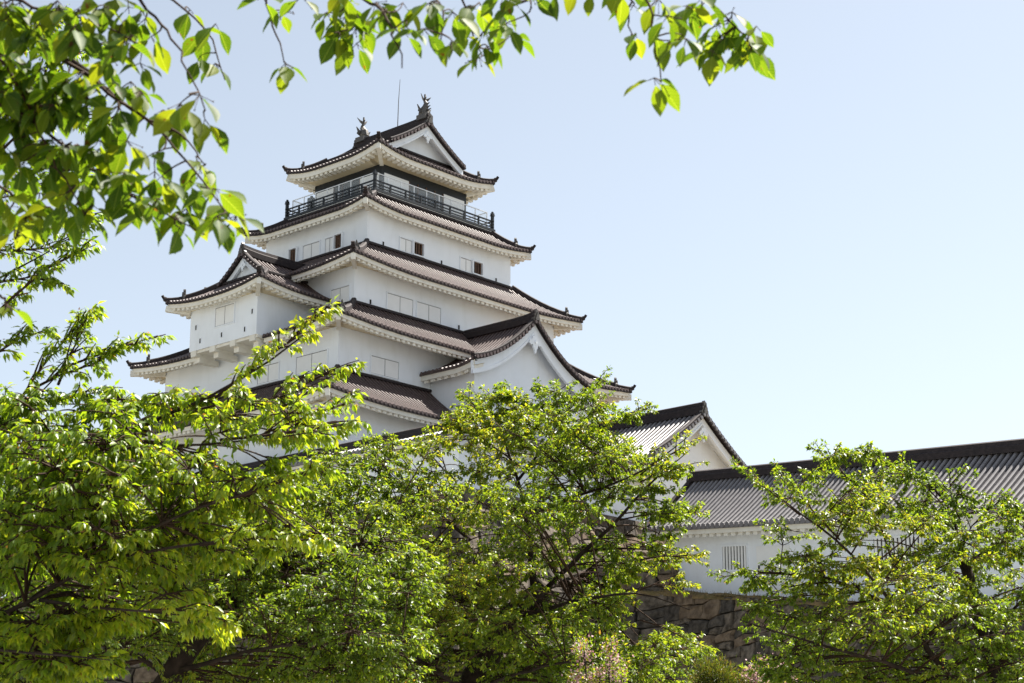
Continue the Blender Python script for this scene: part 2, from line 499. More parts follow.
def gable_roof(rf, F, u0, u1, hw, ze, zr, c=0.3, ends=(True, True), eave=True, verge=True, barge=None, pitch=PITCH, ribh=RIBH, ridge_h=0.55, fas=0.22,
               flare=0.0, sides=(-1, 1), wall_in=0.8, dent=0.48, ridge_back=0.0, vlift=0.0, ridge_sag=0.0):
    """two tiled slopes; F(u, w, z) maps ridge axis / cross axis / height to the thing's frame."""
    F_ = lambda u, w, z: np.array(F(u, w, z), float)
    du = F_(1, 0, 0) - F_(0, 0, 0)
    dw = F_(0, 1, 0) - F_(0, 0, 0)
    L = u1 - u0

    def endk(u):
        a = max(0.0, 1 - (u - u0) / 1.6) if ends[0] else 0.0
        b = max(0.0, 1 - (u1 - u) / 1.6) if ends[1] else 0.0
        return max(a, b) ** 2

    def Z(u, v): return ze + (zr - ze) * prof(v, c) + flare * endk(u) * (1 - v) ** 1.5 + vlift * endk(u) * v

    for sg in sides:
        s, h, mids = rib_samples(u0, u1, pitch)
        nv = 10
        G = [[F_(u, sg * hw * (1 - j / nv), Z(u, j / nv) + hh * ribh) for j in range(nv + 1)] for u, hh in zip(s, h)]
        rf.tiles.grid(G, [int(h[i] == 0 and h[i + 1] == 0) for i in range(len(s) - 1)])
        rf.tiles.grid([[G[i][0] for i in range(len(s))], [F_(u, sg * hw, Z(u, 0) - .12) for u in s]])
        for m in mids:
            disc(rf.tiles, F_(m, sg * (hw + .004), Z(m, 0) + .01), du, (0, 0, 1), ribh * 1.15, dw * sg, .03)
        if eave:
            EV, SF = rf.new('eaves'), rf.new('soffits')
            us = np.linspace(u0 + .05, u1 - .05, 15)
            def row(ins, dz): return [F_(u, sg * (hw - ins), Z(u, 0) + dz) for u in us]
            rf.ridge.grid([row(0, -.121), row(.3, -.121)])
            EV.grid([row(.04, -.118), row(.09, -.125), row(.09, -.12 - fas), row(.3, -.12 - fas)])
            sl = (zr - ze) / hw * .55
            SF.grid([row(.28, -.12 - fas + .02), row(wall_in, -.12 - fas + .02 + sl * (wall_in - .28))])
            n = int(L / dent)
            for k in range(n):
                u = u0 + (k + .5) * L / n
                ln = wall_in - .2
                w = dent * .27
                a = F_(u, sg * (hw - .15), Z(u, 0) - .12 - fas - .15)
                e = -dw * sg * ln + np.array([0, 0, sl * ln])
                q = [a - du * w, a + du * w, a + du * w + e, a - du * w + e]
                q += [p + np.array([0, 0, .2]) for p in q]
                EV.hexa(q)
        if verge:
            for k, (en, u) in enumerate(zip(ends, (u0, u1))):
                if not en: continue
                sgn = -1 if k == 0 else 1
                path = [F_(u - sgn * .10, sg * hw * (1 - v), Z(u, v) + .02) for v in np.linspace(0, 1, 12)]
                rf.ridge.sweep(path, rprof(.30, .17), du)
                und = [F_(u + sgn * .02, sg * hw * (1 - v), Z(u, v) - .13) for v in np.linspace(0, 1, 12)]
                rf.ridge.sweep(und, rprof(.12, .16), du)
                # row of small round tile ends along the verge
                slen = math.hypot(hw, zr - ze)
                nd = int(slen / .30)
                for i in range(nd):
                    v = (i + .5) / nd
                    disc(rf.tiles, F_(u + sgn * .05, sg * hw * (1 - v), Z(u, v) - .02), dw, (0, 0, 1), .10, du * sgn, .09)
    # main ridge
    us = np.linspace(u0 - (0.05 if ends[0] else -ridge_back), u1 + (0.05 if ends[1] else -ridge_back), 12)
    def RZ(u): return zr + vlift * endk(u) - ridge_sag * math.sin(math.pi * (u - u0) / L)
    rf.ridge.sweep([F_(u, 0, RZ(u) - .05) for u in us], rprof(.46, ridge_h * .8), dw)
    rf.ridge.sweep([F_(u, 0, RZ(u) - .05 + ridge_h * .8) for u in us], [(-.17, -.03), (.17, -.03), (.15, .12), (0, .19), (-.15, .12)], dw)
    for k, (en, u) in enumerate(zip(ends, (u0, u1))):
        if en: onigawara(rf.new('orns'), F_(u + (-.06 if k == 0 else .06), 0, RZ(u) - .05), du * (-1 if k == 0 else 1), .62 + ridge_h * .35)
    if barge is not None:
        bw, inset = barge
        out = []
        for k, (en, u) in enumerate(zip(ends, (u0, u1))):
            if not en: continue
            sgn = -1 if k == 0 else 1
            mb = MB(); out.append(mb)
            for sg in sides:
                vs = np.linspace(0, 1, 12)
                up = [F_(u - sgn * inset, sg * hw * (1 - v) * (1 - .0), Z(u, v) - .14) for v in vs]
                lo = [F_(u - sgn * inset, sg * max(0, hw * (1 - v) - .02), Z(u, v) - .14 - bw * (1.05 - .1 * v)) for v in vs]
                bk = -du * sgn * .12
                mb.grid([up, lo]); mb.grid([[p + bk for p in up], [p + bk for p in lo]], flip=True)
                mb.grid([lo, [p + bk for p in lo]]); mb.grid([[p + bk for p in up], up])
                mb.grid([[up[0], lo[0]], [up[0] + bk, lo[0] + bk]])
                mb.grid([[p + bk for p in up], [p - du * sgn * 1.0 + np.array([0, 0, .005]) for p in up]])
                # raised inner moulding
                m0 = [p + du * sgn * .03 + (q - p) * .72 for p, q in zip(up, lo)]
                m1 = [p + du * sgn * .03 + (q - p) * .98 for p, q in zip(up, lo)]
                mb.grid([m0, m1]); mb.grid([[p + (q - p) * .72 for p, q in zip(up, lo)], m0])
                mb.grid([m1, [p + (q - p) * .98 for p, q in zip(up, lo)]])
        return out


def gegyo(p, t, o, s):
    """carved pendant under the gable's peak"""
    mb = MB()
    out = [(0, .25), (.20, .18), (.26, .02), (.42, -.05), (.46, -.22), (.30, -.30), (.20, -.24), (.17, -.42), (.08, -.52), (.07, -.66), (0, -.74)]
    poly = out + [(-a, b) for a, b in out[-2:0:-1]]
    t, o, p = (np.array(q, float) for q in (t, o, p))
    mb.prism([p + t * a * s + np.array([0, 0, b * s]) for a, b in poly], o * .1 * s)
    n = 8
    c = p + o * .1 * s + np.array([0, 0, -.12 * s])
    mb.prism([c + .09 * s * (t * math.cos(k * math.pi / 4) + np.array([0, 0, math.sin(k * math.pi / 4)])) for k in range(n)], o * .06 * s)
    return mb


# ------------------------------------------------------------------ ground, far land
def sheet():
    n = 60
    xs = np.concatenate([-np.geomspace(3000, 3, 40), [0], np.geomspace(3, 3000, 40)])
    ys = np.concatenate([-np.geomspace(3000, 3, 30), [0], np.geomspace(3, 5000, 44)])
    rng = np.random.default_rng(2)
    P = [[(x, y, 0.06 * math.sin(x * .7) * math.cos(y * .53) if abs(x) < 60 and abs(y) < 60 else 0.0) for x in xs] for y in ys]
    mb = MB(); mb.grid(P, flip=True)
    o = mb.build('ground', M['ground'], smooth=True)
    tag(o, kind='structure')


sheet()

# ------------------------------------------------------------------ the keep
AX = np.array([-7.216, 102.446])
RZ = math.atan2(0.73944967, 0.67321185)
Z0 = 16.6
OFF = (0, 0, -Z0)
tower = thing('castle_tower', (AX[0], AX[1], Z0), RZ, 'tall white plastered castle keep with stacked brown tiled roofs and a balcony at the top', 'castle tower')

bodies = [((12.6, 9.2), 17.6, 22.5), ((10.4, 7.2), 24.3, 27.2), ((8.07, 5.77), 28.6, 31.3), ((5.86, 4.3), 32.9, 35.5)]
body_objs = []
for (a, b), z0, z1 in bodies:
    mb = MB(); mb.box(-a, a, -b, b, z0, z1)
    body_objs.append(mb.build('storey_wall', M['plaster'], tower, OFF))

# pent roofs
BAY = (-3.75, 4.35)        # right hand bay, interrupts roof 1 and roof 2 on the -y side
specs = [
    ((14.0, 10.5), (10.4, 7.2), 22.45, 24.75, (12.6, 9.2), {'-y': [(-14.0, -3.72), (4.37, 14.0)]}),
    ((11.8, 8.7), (8.07, 5.77), 27.05, 29.1, (10.4, 7.2), {'-x': [(-8.7, -2.83), (2.83, 8.7)]}),
    ((9.35, 7.0), (5.86, 4.3), 31.2, 33.3, (8.07, 5.77), None),
    ((6.85, 5.15), (4.75, 3.65), 35.4, 36.62, (5.86, 4.3), None)]
roofs = []
for A_, B_, ze, zt, W_, clip in specs:
    rf = Roof()
    hip_skirt(rf, A_, B_, ze, zt, W_, clip=clip)
    roofs.append(rf.build(tower, OFF, M['tile']))

# --- top storey
mb = MB(); mb.box(-3.5, 3.5, -2.85, 2.85, 36.9, 39.6)
top = mb.build('top_storey_wall', M['black'], tower, OFF)
zb, zt_ = 36.95, 38.5
for x0, x1 in ((-3.3, -1.35), (1.55, 3.3)):
    for y in (-2.89, 2.84):
        mb = MB(); mb.box(x0, x1, y, y + .05, zb, zt_); mb.build('white_panel', M['panel'], top, OFF)
for y0, y1 in ((-2.65, -1.1), (1.2, 2.65)):
    for x in (-3.54, 3.49):
        mb = MB(); mb.box(x, x + .05, y0, y1, zb, zt_); mb.build('white_panel', M['panel'], top, OFF)
for k in range(5):
    x = -1.3 + k * .7; mb = MB(); mb.box(x - .04, x + .04, -2.9, -2.84, zb, zt_); mb.build('window_mullion', M['wood'], top, OFF)
for k in range(4):
    y = -1.05 + k * .73; mb = MB(); mb.box(-3.55, -3.49, y - .04, y + .04, zb, zt_); mb.build('window_mullion', M['wood'], top, OFF)

# balcony
mb = MB()
mb.box(-4.9, 4.9, -3.8, 3.8, 36.60, 36.76)
bal = mb.build('balcony', M['plaster'], tower, OFF)
mb = MB()
mb.box(-4.98, 4.98, -3.88, 3.88, 36.763, 36.90)
mb.build('balcony_floor', M['black'], bal, OFF)
mb = MB()
HX, HY = 4.85, 3.75
posts = []
for s in (-1, 1):
    for k in range(9):
        posts.append((-HX + k * 2 * HX / 8, s * HY))
    for k in range(1, 7):
        posts.append((s * HX, -HY + k * 2 * HY / 7))
for x, y in posts:
    cor = abs(abs(x) - HX) < .01 and abs(abs(y) - HY) < .01
    r = .075 if cor else .045
    mb.box(x - r, x + r, y - r, y + r, 36.9, 37.75 if cor else 37.36)
    if cor:
        for rr, z0, z1 in ((.11, 37.75, 37.80), (.09, 37.80, 37.93), (.05, 37.93, 38.03)):
            mb.box(x - rr, x + rr, y - rr, y + rr, z0, z1)
for s in (-1, 1):
    for z, h in ((37.02, .05), (37.19, .05), (37.38, .08)):
        mb.box(-HX - .12, HX + .12, s * HY - .035, s * HY + .035, z, z + h)
        mb.box(s * HX - .035, s * HX + .035, -HY - .12, HY + .12, z + .003, z + h - .003)
mb.build('balustrade', M['black'], bal, OFF)
mb, gl = MB(), MB()
GX, GY, gz0, gz1 = 4.62, 3.52, 36.95, 37.98
for s in (-1, 1):
    n = 9
    for k in range(n + 1):
        x = -GX + k * 2 * GX / n; mb.box(x - .022, x + .022, s * GY - .022, s * GY + .022, 36.9, gz1)
    for k in range(1, 7):
        y = -GY + k * 2 * GY / 7; mb.box(s * GX - .022, s * GX + .022, y - .022, y + .022, 36.9, gz1)
    for z in (gz1 - .02,):
        mb.box(-GX, GX, s * GY - .027, s * GY + .027, z, z + .045)
        mb.box(s * GX - .025, s * GX + .025, -GY, GY, z + .002, z + .043)
    gl.box(-GX, GX, s * GY - .006, s * GY + .006, 37.0, gz1 - .05)
    gl.box(s * GX - .006, s * GX + .006, -GY, GY, 37.0, gz1 - .05)
scr = mb.build('safety_screen', M['white_metal'], bal, OFF)
gl.build('glass_pane', M['glass'], scr, OFF)
mb = MB(); mb.box(-4.3, -4.0, 2.2, 2.6, 36.9, 38.0); mb.tube([(-4.15, 2.4, 38.0), (-4.15, 2.4, 38.12)], .09, 8)
mb.build('coin_binocular', M['black'], bal, OFF)

# --- top roof: hip and gable, ridge along local y
rf = Roof()
hip_skirt(rf, (4.85, 3.97), (3.0, 2.3), 39.45, 40.55, (3.5, 2.85), c=0.3, lift=0.42, trim=True, rise=-0.05, fas=.28)
FY = lambda u, w, z: (w, u, z)
bg_ = gable_roof(rf, FY, -3.15, 3.15, 3.05, 40.5, 42.35, c=0.22, eave=False, barge=(0.42, 0.14), ridge_h=.62, vlift=.12)
top_roof = rf.build(tower, OFF, M['tile'])
for q_ in bg_: q_.build('bargeboard', M['plaster'], top_roof, OFF)
mb = MB()
for s in (-1, 1):
    mb.prism([(-2.95, s * 2.35, 40.42), (2.95, s * 2.35, 40.42), (1.5, s * 2.35, 41.28), (0, s * 2.35, 42.2), (-1.5, s * 2.35, 41.28)], (0, -s * .15, 0))
mb.build('gable_wall', M['plaster'], top_roof, OFF)
for s in (-1, 1):
    gegyo((0, s * 3.0, 41.75), (1, 0, 0), (0, s, 0), .75).build('gable_pendant', M['plaster'], top_roof, OFF)


def shachi(y, s):
    """dolphin-like roof fish: head down on the ridge, body curving up to a forked tail"""
    mb = MB()
    p = [(0, y, 43.0), (0, y - s * .10, 43.18), (0, y - s * .06, 43.42), (0, y + s * .06, 43.62), (0, y + s * .09, 43.82), (0, y + s * .02, 44.0)]
    mb.tube(p, [.24, .33, .27, .18, .12, .06], 8)
    for dx in (-.42, .42):   # tail lobes
        mb.prism([(0, y, 43.86), (dx * .55, y + s * .05, 44.02), (dx, y + s * .12, 44.3), (dx * .45, y + s * .05, 44.16), (0, y - s * .02, 44.1)], (0, .05, .02))
    mb.prism([(0, y, 43.9), (.05, y - .1, 44.2), (0, y - .05, 44.42), (-.05, y - .1, 44.2)], (0, .12, 0))
    for dx in (-1, 1):       # side fins
        mb.prism([(dx * .18, y - s * .05, 43.35), (dx * .58, y - s * .02, 43.62), (dx * .46, y - s * .02, 43.35), (dx * .52, y, 43.22), (dx * .2, y, 43.1)], (0, .06, 0))
    for k, z in enumerate((43.3, 43.5, 43.7)):  # back fins
        mb.prism([(0, y + s * (.16 - .03 * k), z - .08), (0, y + s * (.52 - .07 * k), z + .10), (0, y + s * (.15 - .02 * k), z + .1)], (.05, 0, 0))
    mb.box(-.34, .34, y - .36, y + .36, 42.72, 43.04)
    mb.prism([(-.22, y - s * .35, 43.0), (.22, y - s * .35, 43.0), (.12, y - s * .38, 43.25), (-.12, y - s * .38, 43.25)], (0, s * .25, 0))
    mb.build('roof_fish', M['bronze'], top_roof, OFF)


shachi(-2.75, -1)
shachi(2.55, 1)
mb = MB(); mb.tube([(0, -.45, 42.7), (0, -.5, 44.6), (.02, -.58, 46.0)], [.03, .022, .012], 6)
mb.build('lightning_rod', M['bronze'], tower, OFF)

# --- left bay (stands out over the second roof), hip and gable roof, ridge along local x
mb = MB()
mb.box(-12.2, -8.0, -2.8, 2.8, 27.1, 30.0)
bay = mb.build('left_bay_wall', M['plaster'], tower, OFF)
bay.name = 'bay_wall'
mb = MB()
for y in (-2.45, -.85, .85, 2.45):
    mb.box(-12.18, -10.9, y - .22, y + .22, 26.78, 27.1); mb.box(-11.9, -10.6, y - .2, y + .2, 26.5, 26.79)
mb.box(-12.1, -10.6, -2.8, 2.8, 26.95, 27.098)
mb.build('corbel', M['eave'], bay, OFF)
rf = Roof()
hip_skirt(rf, (5.1, 3.95), (2.9, 1.85), 29.6, 30.95, (4.2, 2.8), c=.3, lift=.38, cen=(-8.0, 0), sides=('-x', '-y', '+y'), trim=True,
          clip={'-y': [(-5.1, 0.6)], '+y': [(-0.6, 5.1)]}, rise=.1)
FX = lambda u, w, z: (u, w, z)
bgm = gable_roof(rf, FX, -11.1, -6.2, 1.95, 30.9, 32.3, c=.25, ends=(True, False), eave=False, barge=(.36, .13), ridge_h=.5, vlift=.1)
br = rf.build(tower, OFF, M['tile'])
for q_ in bgm: q_.build('bargeboard', M['plaster'], br, OFF)
mb = MB(); mb.prism([(-10.75, -1.85, 30.8), (-10.75, 1.85, 30.8), (-10.75, 1.0, 31.42), (-10.75, 0, 32.15), (-10.75, -1.0, 31.42)], (.15, 0, 0))
mb.build('gable_wall', M['plaster'], br, OFF)
gegyo((-10.99, 0, 31.8), (0, 1, 0), (-1, 0, 0), .6).build('gable_pendant', M['plaster'], br, OFF)

# --- right bay: broad swept gable facing local -y
mb = MB()
GC = 0.32
mb.box(BAY[0], BAY[1], -10.5, -6.0, 17.6, 25.75)
rbay = mb.build('bay_wall', M['plaster'], tower, OFF)
rf = Roof()
FYR = lambda u, w, z: (GC + w, u, z)
bgm = gable_roof(rf, FYR, -11.25, -5.78, 4.85, 25.6, 28.75, c=.58, ends=(True, False), barge=(.72, .16), ridge_h=.5, flare=.28, vlift=.12, wall_in=.85, fas=.26)
rr = rf.build(tower, OFF, M['tile'])
for q_ in bgm: q_.build('bargeboard', M['plaster'], rr, OFF)
mb = MB()
vs = np.linspace(0, 1, 9)
poly = [(GC + 4.6, -10.48, 25.45)] + [(GC + 4.85 * (1 - v), -10.48, 25.6 + 3.15 * prof(v, .58) - .10) for v in vs if 4.85 * (1 - v) < 4.5]
poly += [(2 * GC - x, y, z) for x, y, z in poly[-2::-1]]
mb.prism(poly, (0, .2, 0))
mb.build('gable_wall', M['plaster'], rr, OFF)
gegyo((GC, -11.1, 27.75), (1, 0, 0), (0, -1, 0), 1.05).build('gable_pendant', M['plaster'], rr, OFF)


# --- windows, shutters, loopholes
def wall_rect(side, off_, a0, a1, z0, z1, parent, kind):
    """kind: shutter (closed double board), open (dark opening with a timber lattice), loop (small gun loop)"""
    lo, hi = min(a0, a1), max(a0, a1)
    def B(mb, d0, d1, p, q, r, s, mi=0):
        if side == 'y': mb.box(p, q, -off_ - d1, -off_ - d0, r, s, mi)
        else: mb.box(-off_ - d1, -off_ - d0, p, q, r, s, mi)
    fr = MB()
    if kind == 'shutter':
        t = .06
        B(fr, 0.001, .05, lo - t, hi + t, z1, z1 + t); B(fr, .001, .05, lo - t, hi + t, z0 - t, z0)
        B(fr, .001, .05, lo - t, lo, z0, z1); B(fr, .001, .05, hi, hi + t, z0, z1)
        o = fr.build('window', M['plaster'], parent, OFF)
        mb = MB(); m_ = (lo + hi) / 2
        B(mb, -.0, .016, lo + .03, m_ - .025, z0 + .03, z1 - .04); B(mb, 0, .022, m_ + .025, hi - .03, z0 + .03, z1 - .04)
        mb.build('shutter', M['panel'], o, OFF)
        mb = MB(); B(mb, -.0, .006, lo, hi, z0, z1)
        mb.build('shadow_gap', M['gap'], o, OFF)
    elif kind == 'open':
        t = .07
        B(fr, 0.001, .16, lo - t, hi + t, z1, z1 + t); B(fr, .001, .18, lo - t, hi + t, z0 - t, z0)
        B(fr, .001, .16, lo - t, lo, z0, z1); B(fr, .001, .16, hi, hi + t, z0, z1)
        o = fr.build('window', M['plaster'], parent, OFF)
        mb = MB(); B(mb, -.0, .012, lo, hi, z0, z1)
        mb.build('opening', M['inside'], o, OFF)
        mb = MB(); n = 4
        for k in range(n):
            x = lo + (k + .5) * (hi - lo) / n
            B(mb, .012, .04, x - .045, x + .045, z0, z1)
        mb.build('lattice', M['wood'], o, OFF)
    else:
        t = .03
        B(fr, .001, .03, lo - t, hi + t, z1, z1 + t); B(fr, .001, .03, lo - t, hi + t, z0 - t, z0)
        B(fr, .001, .03, lo - t, lo, z0, z1); B(fr, .001, .03, hi, hi + t, z0, z1)
        o = fr.build('gun_loop', M['plaster'], parent, OFF)
        mb = MB(); B(mb, -.0, .010, lo, hi, z0, z1)
        mb.build('opening', M['inside'], o, OFF)


b1, b2, b3, b4 = body_objs
for a0, a1 in ((-3.36, -2.44), (1.54, 2.45)): wall_rect('y', 4.3, a0, a1, 33.5, 34.26, b4, 'shutter')
for a0, a1 in ((-2.36, -1.58), (2.53, 3.3)): wall_rect('y', 4.3, a0, a1, 33.5, 34.24, b4, 'open')
for x in (-4.65, -.03, 4.57): wall_rect('y', 4.3, x - .07, x + .07, 33.42, 33.68, b4, 'loop')
wall_rect('x', 5.86, -.88, -1.62, 33.4, 34.3, b4, 'shutter'); wall_rect('x', 5.86, -1.72, -2.33, 33.45, 34.28, b4, 'open')
wall_rect('x', 5.86, 1.0, -.4, 33.4, 34.3, b4, 'shutter'); wall_rect('x', 5.86, 1.5, 2.1, 33.45, 34.28, b4, 'open')
for a0, a1 in ((-5.67, -3.72), (-3.41, -1.55)): wall_rect('y', 5.77, a0, a1, 29.25, 30.2, b3, 'shutter')
for x in (-6.9, -.08, 4.2): wall_rect('y', 5.77, x - .07, x + .07, 29.27, 29.53, b3, 'loop')
wall_rect('x', 8.07, -5.4, -3.94, 29.2, 30.15, b3, 'shutter')
wall_rect('y', 7.2, -8.1, -6.1, 25.0, 25.95, b2, 'shutter')
wall_rect('x', 10.4, -6.4, -4.0, 25.0, 25.95, b2, 'shutter')
wall_rect('x', 10.4, -2.6, -.9, 25.0, 25.95, b2, 'shutter')
wall_rect('y', 9.2, -10.5, -8.6, 19.6, 20.6, b1, 'shutter'); wall_rect('y', 9.2, 6.5, 8.5, 19.6, 20.6, b1, 'shutter')
wall_rect('x', 12.2, -.93, .63, 28.1, 29.15, bay, 'shutter')
for y, z in ((-2.43, 28.25), (-1.87, 27.38), (.05, 27.43), (1.87, 27.43), (2.28, 28.25)): wall_rect('x', 12.2, y - .06, y + .06, z, z + .27, bay, 'loop')


# ------------------------------------------------------------------ stone walls
def stone_face(mb, back, p0, p1, top0, top1, bot, batter, seed, bw=1.0, bh=0.75, ext=(0, 0)):
    """irregular fitted stones on a battered face from p0 to p1 (xy); outward is to the right of p0->p1."""
    rnd = random.Random(seed)
    p0, p1 = np.array(p0, float), np.array(p1, float)
    L = np.linalg.norm(p1 - p0); t = (p1 - p0) / L; o = np.array([t[1], -t[0]])

    def W(s, z, d):
        tp = top0 + (top1 - top0) * s / L
        dd = (tp - z)
        out = batter * dd + 0.012 * dd * dd + d
        ob = out - d                      # mitre the battered faces where they meet at a corner
        q = p0 + t * (s + (ob + .1) * (ext[1] * s / L - ext[0] * (1 - s / L))) + o * out
        return np.array([q[0], q[1], z])
    ztop = max(top0, top1)
    H = ztop - bot
    rows = max(1, int(H / bh)); cols = max(1, int(L / bw))
    J = {}
    def node(i, j):
        if (i, j) not in J:
            s = j * L / cols; z = bot + i * H / rows
            if 0 < j < cols: s += rnd.uniform(-.30, .30) * L / cols + (0.5 * L / cols if (i % 2) else 0) * .0
            if 0 < i: z += rnd.uniform(-.26, .26) * H / rows if i < rows else 0
            z = min(z, top0 + (top1 - top0) * s / L)
            J[(i, j)] = (s, z)
        return J[(i, j)]
    # brick-like offset: every second row uses shifted column nodes
    for i in range(rows):
        edges = [0.0]
        while edges[-1] < L:
            edges.append(edges[-1] + bw * rnd.uniform(.55, 1.7))
        edges[-1] = L
        if len(edges) > 2 and edges[-1] - edges[-2] < .4 * bw: edges.pop(-2)
        zz0 = bot + i * H / rows; zz1 = bot + (i + 1) * H / rows
        for k in range(len(edges) - 1):
            s0, s1 = edges[k], edges[k + 1]
            wob = lambda s, z: z + (.16 * bh * math.sin(s * 1.7 + z * 2.1 + seed) + .07 * bh * math.sin(s * 5.3 - z * 3)) * (1 if bot < z < ztop - .01 else 0)
            sub = [(s0, zz0, s1, zz1)]
            if rnd.random() < .28 and s1 - s0 > .8 * bw:
                m = (zz0 + zz1) / 2 + rnd.uniform(-.1, .1); sub = [(s0, zz0, s1, m), (s0, m, s1, zz1)]
            for a, z0, b, z1 in sub:
                lean0, lean1 = (rnd.uniform(-.16, .16) if a > 0 else 0), (rnd.uniform(-.16, .16) if b < L else 0)
                q = [(a, z0), ((a + b) / 2, z0), (b, z0), (b + lean1, (z0 + z1) / 2), (b, z1), ((a + b) / 2, z1), (a, z1), (a + lean0, (z0 + z1) / 2)]
                q = [(s, min(wob(s, z), top0 + (top1 - top0) * max(0, min(L, s)) / L)) for s, z in q]
                if max(z for _, z in q) - min(z for _, z in q) < .12: continue
                c = np.mean(q, axis=0)
                g_ = .025
                d = rnd.uniform(.02, .14)
                sh = lambda k_, e: tuple(np.array(q[k_]) + (c - np.array(q[k_])) * e)
                base = [W(*q[k_], -.12) for k_ in range(8)]
                r1 = [W(*sh(k_, .055), 0.0) for k_ in range(8)]
                r2 = [W(*sh(k_, .11), d * .9 + rnd.uniform(-.05, .05)) for k_ in range(8)]
                r3 = [W(*sh(k_, .5), d + rnd.uniform(-.05, .06)) for k_ in range(8)]
                cc = W(*c, d + rnd.uniform(0, .03))
                V = base + r1 + r2 + r3 + [cc]
                F = []
                for A_ in (0, 8, 16):
                    for k_ in range(8):
                        F.append((A_ + k_, A_ + (k_ + 1) % 8, A_ + 8 + (k_ + 1) % 8, A_ + 8 + k_))
                for k_ in range(8): F.append((24 + k_, 24 + (k_ + 1) % 8, 32))
                mb.add(V, F, rnd.choice((0, 0, 1, 2)))
    n = 10
    back.grid([[W(s, bot + (top0 + (top1 - top0) * s / L - bot) * j / n, -.1) for j in range(n + 1)] for s in np.linspace(0, L, 14)])
    return W


def tw(x, y):
    """keep-local xy to world xy"""
    c, s = math.cos(RZ), math.sin(RZ)
    return (AX[0] + x * c - y * s, AX[1] + x * s + y * c)


# platform under the keep, courtyard wall and the linking house
plat = thing('stone_base', (*tw(0, 0), 0), 0, 'high sloping stone base of fitted boulders under the white keep', 'stone base')
mb, bk = MB(), MB()
inv = lambda p: (p[0] - tw(0, 0)[0], p[1] - tw(0, 0)[1])
corners = [(-14.3, 14.5), (-14.3, -19.7), (8.6, -19.7), (14.8, -11.5), (14.8, 14.5)]
cw = [inv(tw(*c)) for c in corners]
for k in range(3):
    stone_face(mb, bk, cw[k], cw[k + 1], 16.6, 16.6, 9.0, .20, 10 + k, bw=1.15, bh=.85, ext=((1, 1), (1, .49), (.49, .34))[k])
for k in (3, 4):
    stone_face(mb, bk, cw[k], cw[(k + 1) % 5], 16.6, 16.6, 9.0, .20, 10 + k, bw=3, bh=2, ext=((.34, 1), (1, 1))[k - 3])
bk.add([(*c, 16.58) for c in cw], [tuple(range(5))])
mb.build('stone_facing', [M['stone'], M['stone_dark'], M['stone_warm']], plat)
bk.build('core', M['mortar'], plat)

# courtyard wall (white plaster, tiled coping), L shaped, corner at local (-14,-19.4)
dob = thing('tiled_plaster_wall', (*tw(-14, -19.3), 16.25), RZ, 'low white plaster wall with a tiled coping along the edge of the keep\'s stone base', 'wall')
mb = MB(); mb.box(-.3, .3, 0.0, 33, 0, 2.75); mb.box(.3, 13, -.3, .3, 0, 2.75); mb.box(-.3, .3, -.3, 0, 0, 2.75)
dw = mb.build('wall', M['plaster'], dob)
rf = Roof()
gable_roof(rf, lambda u, w, z: (w, u, z), -.9, 33, .95, 2.62, 3.05, c=.1, ends=(True, False), ridge_h=.3, fas=.12, wall_in=.6)
rf.build(dob, (0, 0, 0), M['grey_tile'])
rf = Roof()
gable_roof(rf, lambda u, w, z: (u, -w, z), .5, 13, .95, 2.62, 3.0, c=.1, ends=(False, False), ridge_h=.3, fas=.12, wall_in=.6)
rf.build(dob, (0, 0, 0), M['grey_tile'])

# linking house with a gable towards the viewer, right of the keep's swept gable
link = thing('gabled_storehouse', (*tw(3.5, -19.4), 16.6), RZ, 'white gabled house with a grey tiled roof between the keep and the long corridor', 'house')
mb = MB(); mb.box(-3.5, 3.5, .3, 8.9, 0, 3.6)
lw = mb.build('wall', M['plaster'], link)
rf = Roof()
FL = lambda u, w, z: (w, u, z)
bgm = gable_roof(rf, FL, -.6, 8.7, 4.35, 3.35, 6.25, c=.18, ends=(True, False), barge=(.5, .16), ridge_h=.6, wall_in=.9, flare=.1, ribh=.11, pitch=.32)
lr = rf.build(link, (0, 0, 0), M['grey_tile'])
for q_ in bgm: q_.build('bargeboard', M['plaster'], lr)
mb = MB()
mb.prism([(-4.0, .28, 3.4), (4.0, .28, 3.4), (2.1, .28, 4.6), (0, .28, 6.15), (-2.1, .28, 4.6)], (0, .2, 0))
mb.build('gable_wall', M['plaster'], lr)
gegyo((0, -.46, 5.3), (1, 0, 0), (0, -1, 0), .8).build('gable_pendant', M['plaster'], lr)

# long corridor building on the right; it steps gently downhill away from the keep
E_ = np.array([0.540, -0.8416]); N_ = np.array([-0.8416, -0.540])
KS = 0.1045                                 # fall per metre along the corridor
P0 = np.array([8.6, 86.0])
CZ = 12.5                                   # floor level at its upper end
cor = thing('corridor_building', (P0[0], P0[1], CZ), math.atan2(E_[1], E_[0]), 'long low white corridor building with a shining grey tiled roof and barred windows', 'building')
LEN = 36.0
WF = -2.05                                  # front wall (local y)
SL = lambda u, w, z: (u, w, z - KS * u)


def sbox(mb, x0, x1, y0, y1, z0, z1):
    mb.hexa([SL(*p) for p in ((x0, y0, z0), (x1, y0, z0), (x1, y1, z0), (x0, y1, z0), (x0, y0, z1), (x1, y0, z1), (x1, y1, z1), (x0, y1, z1))])


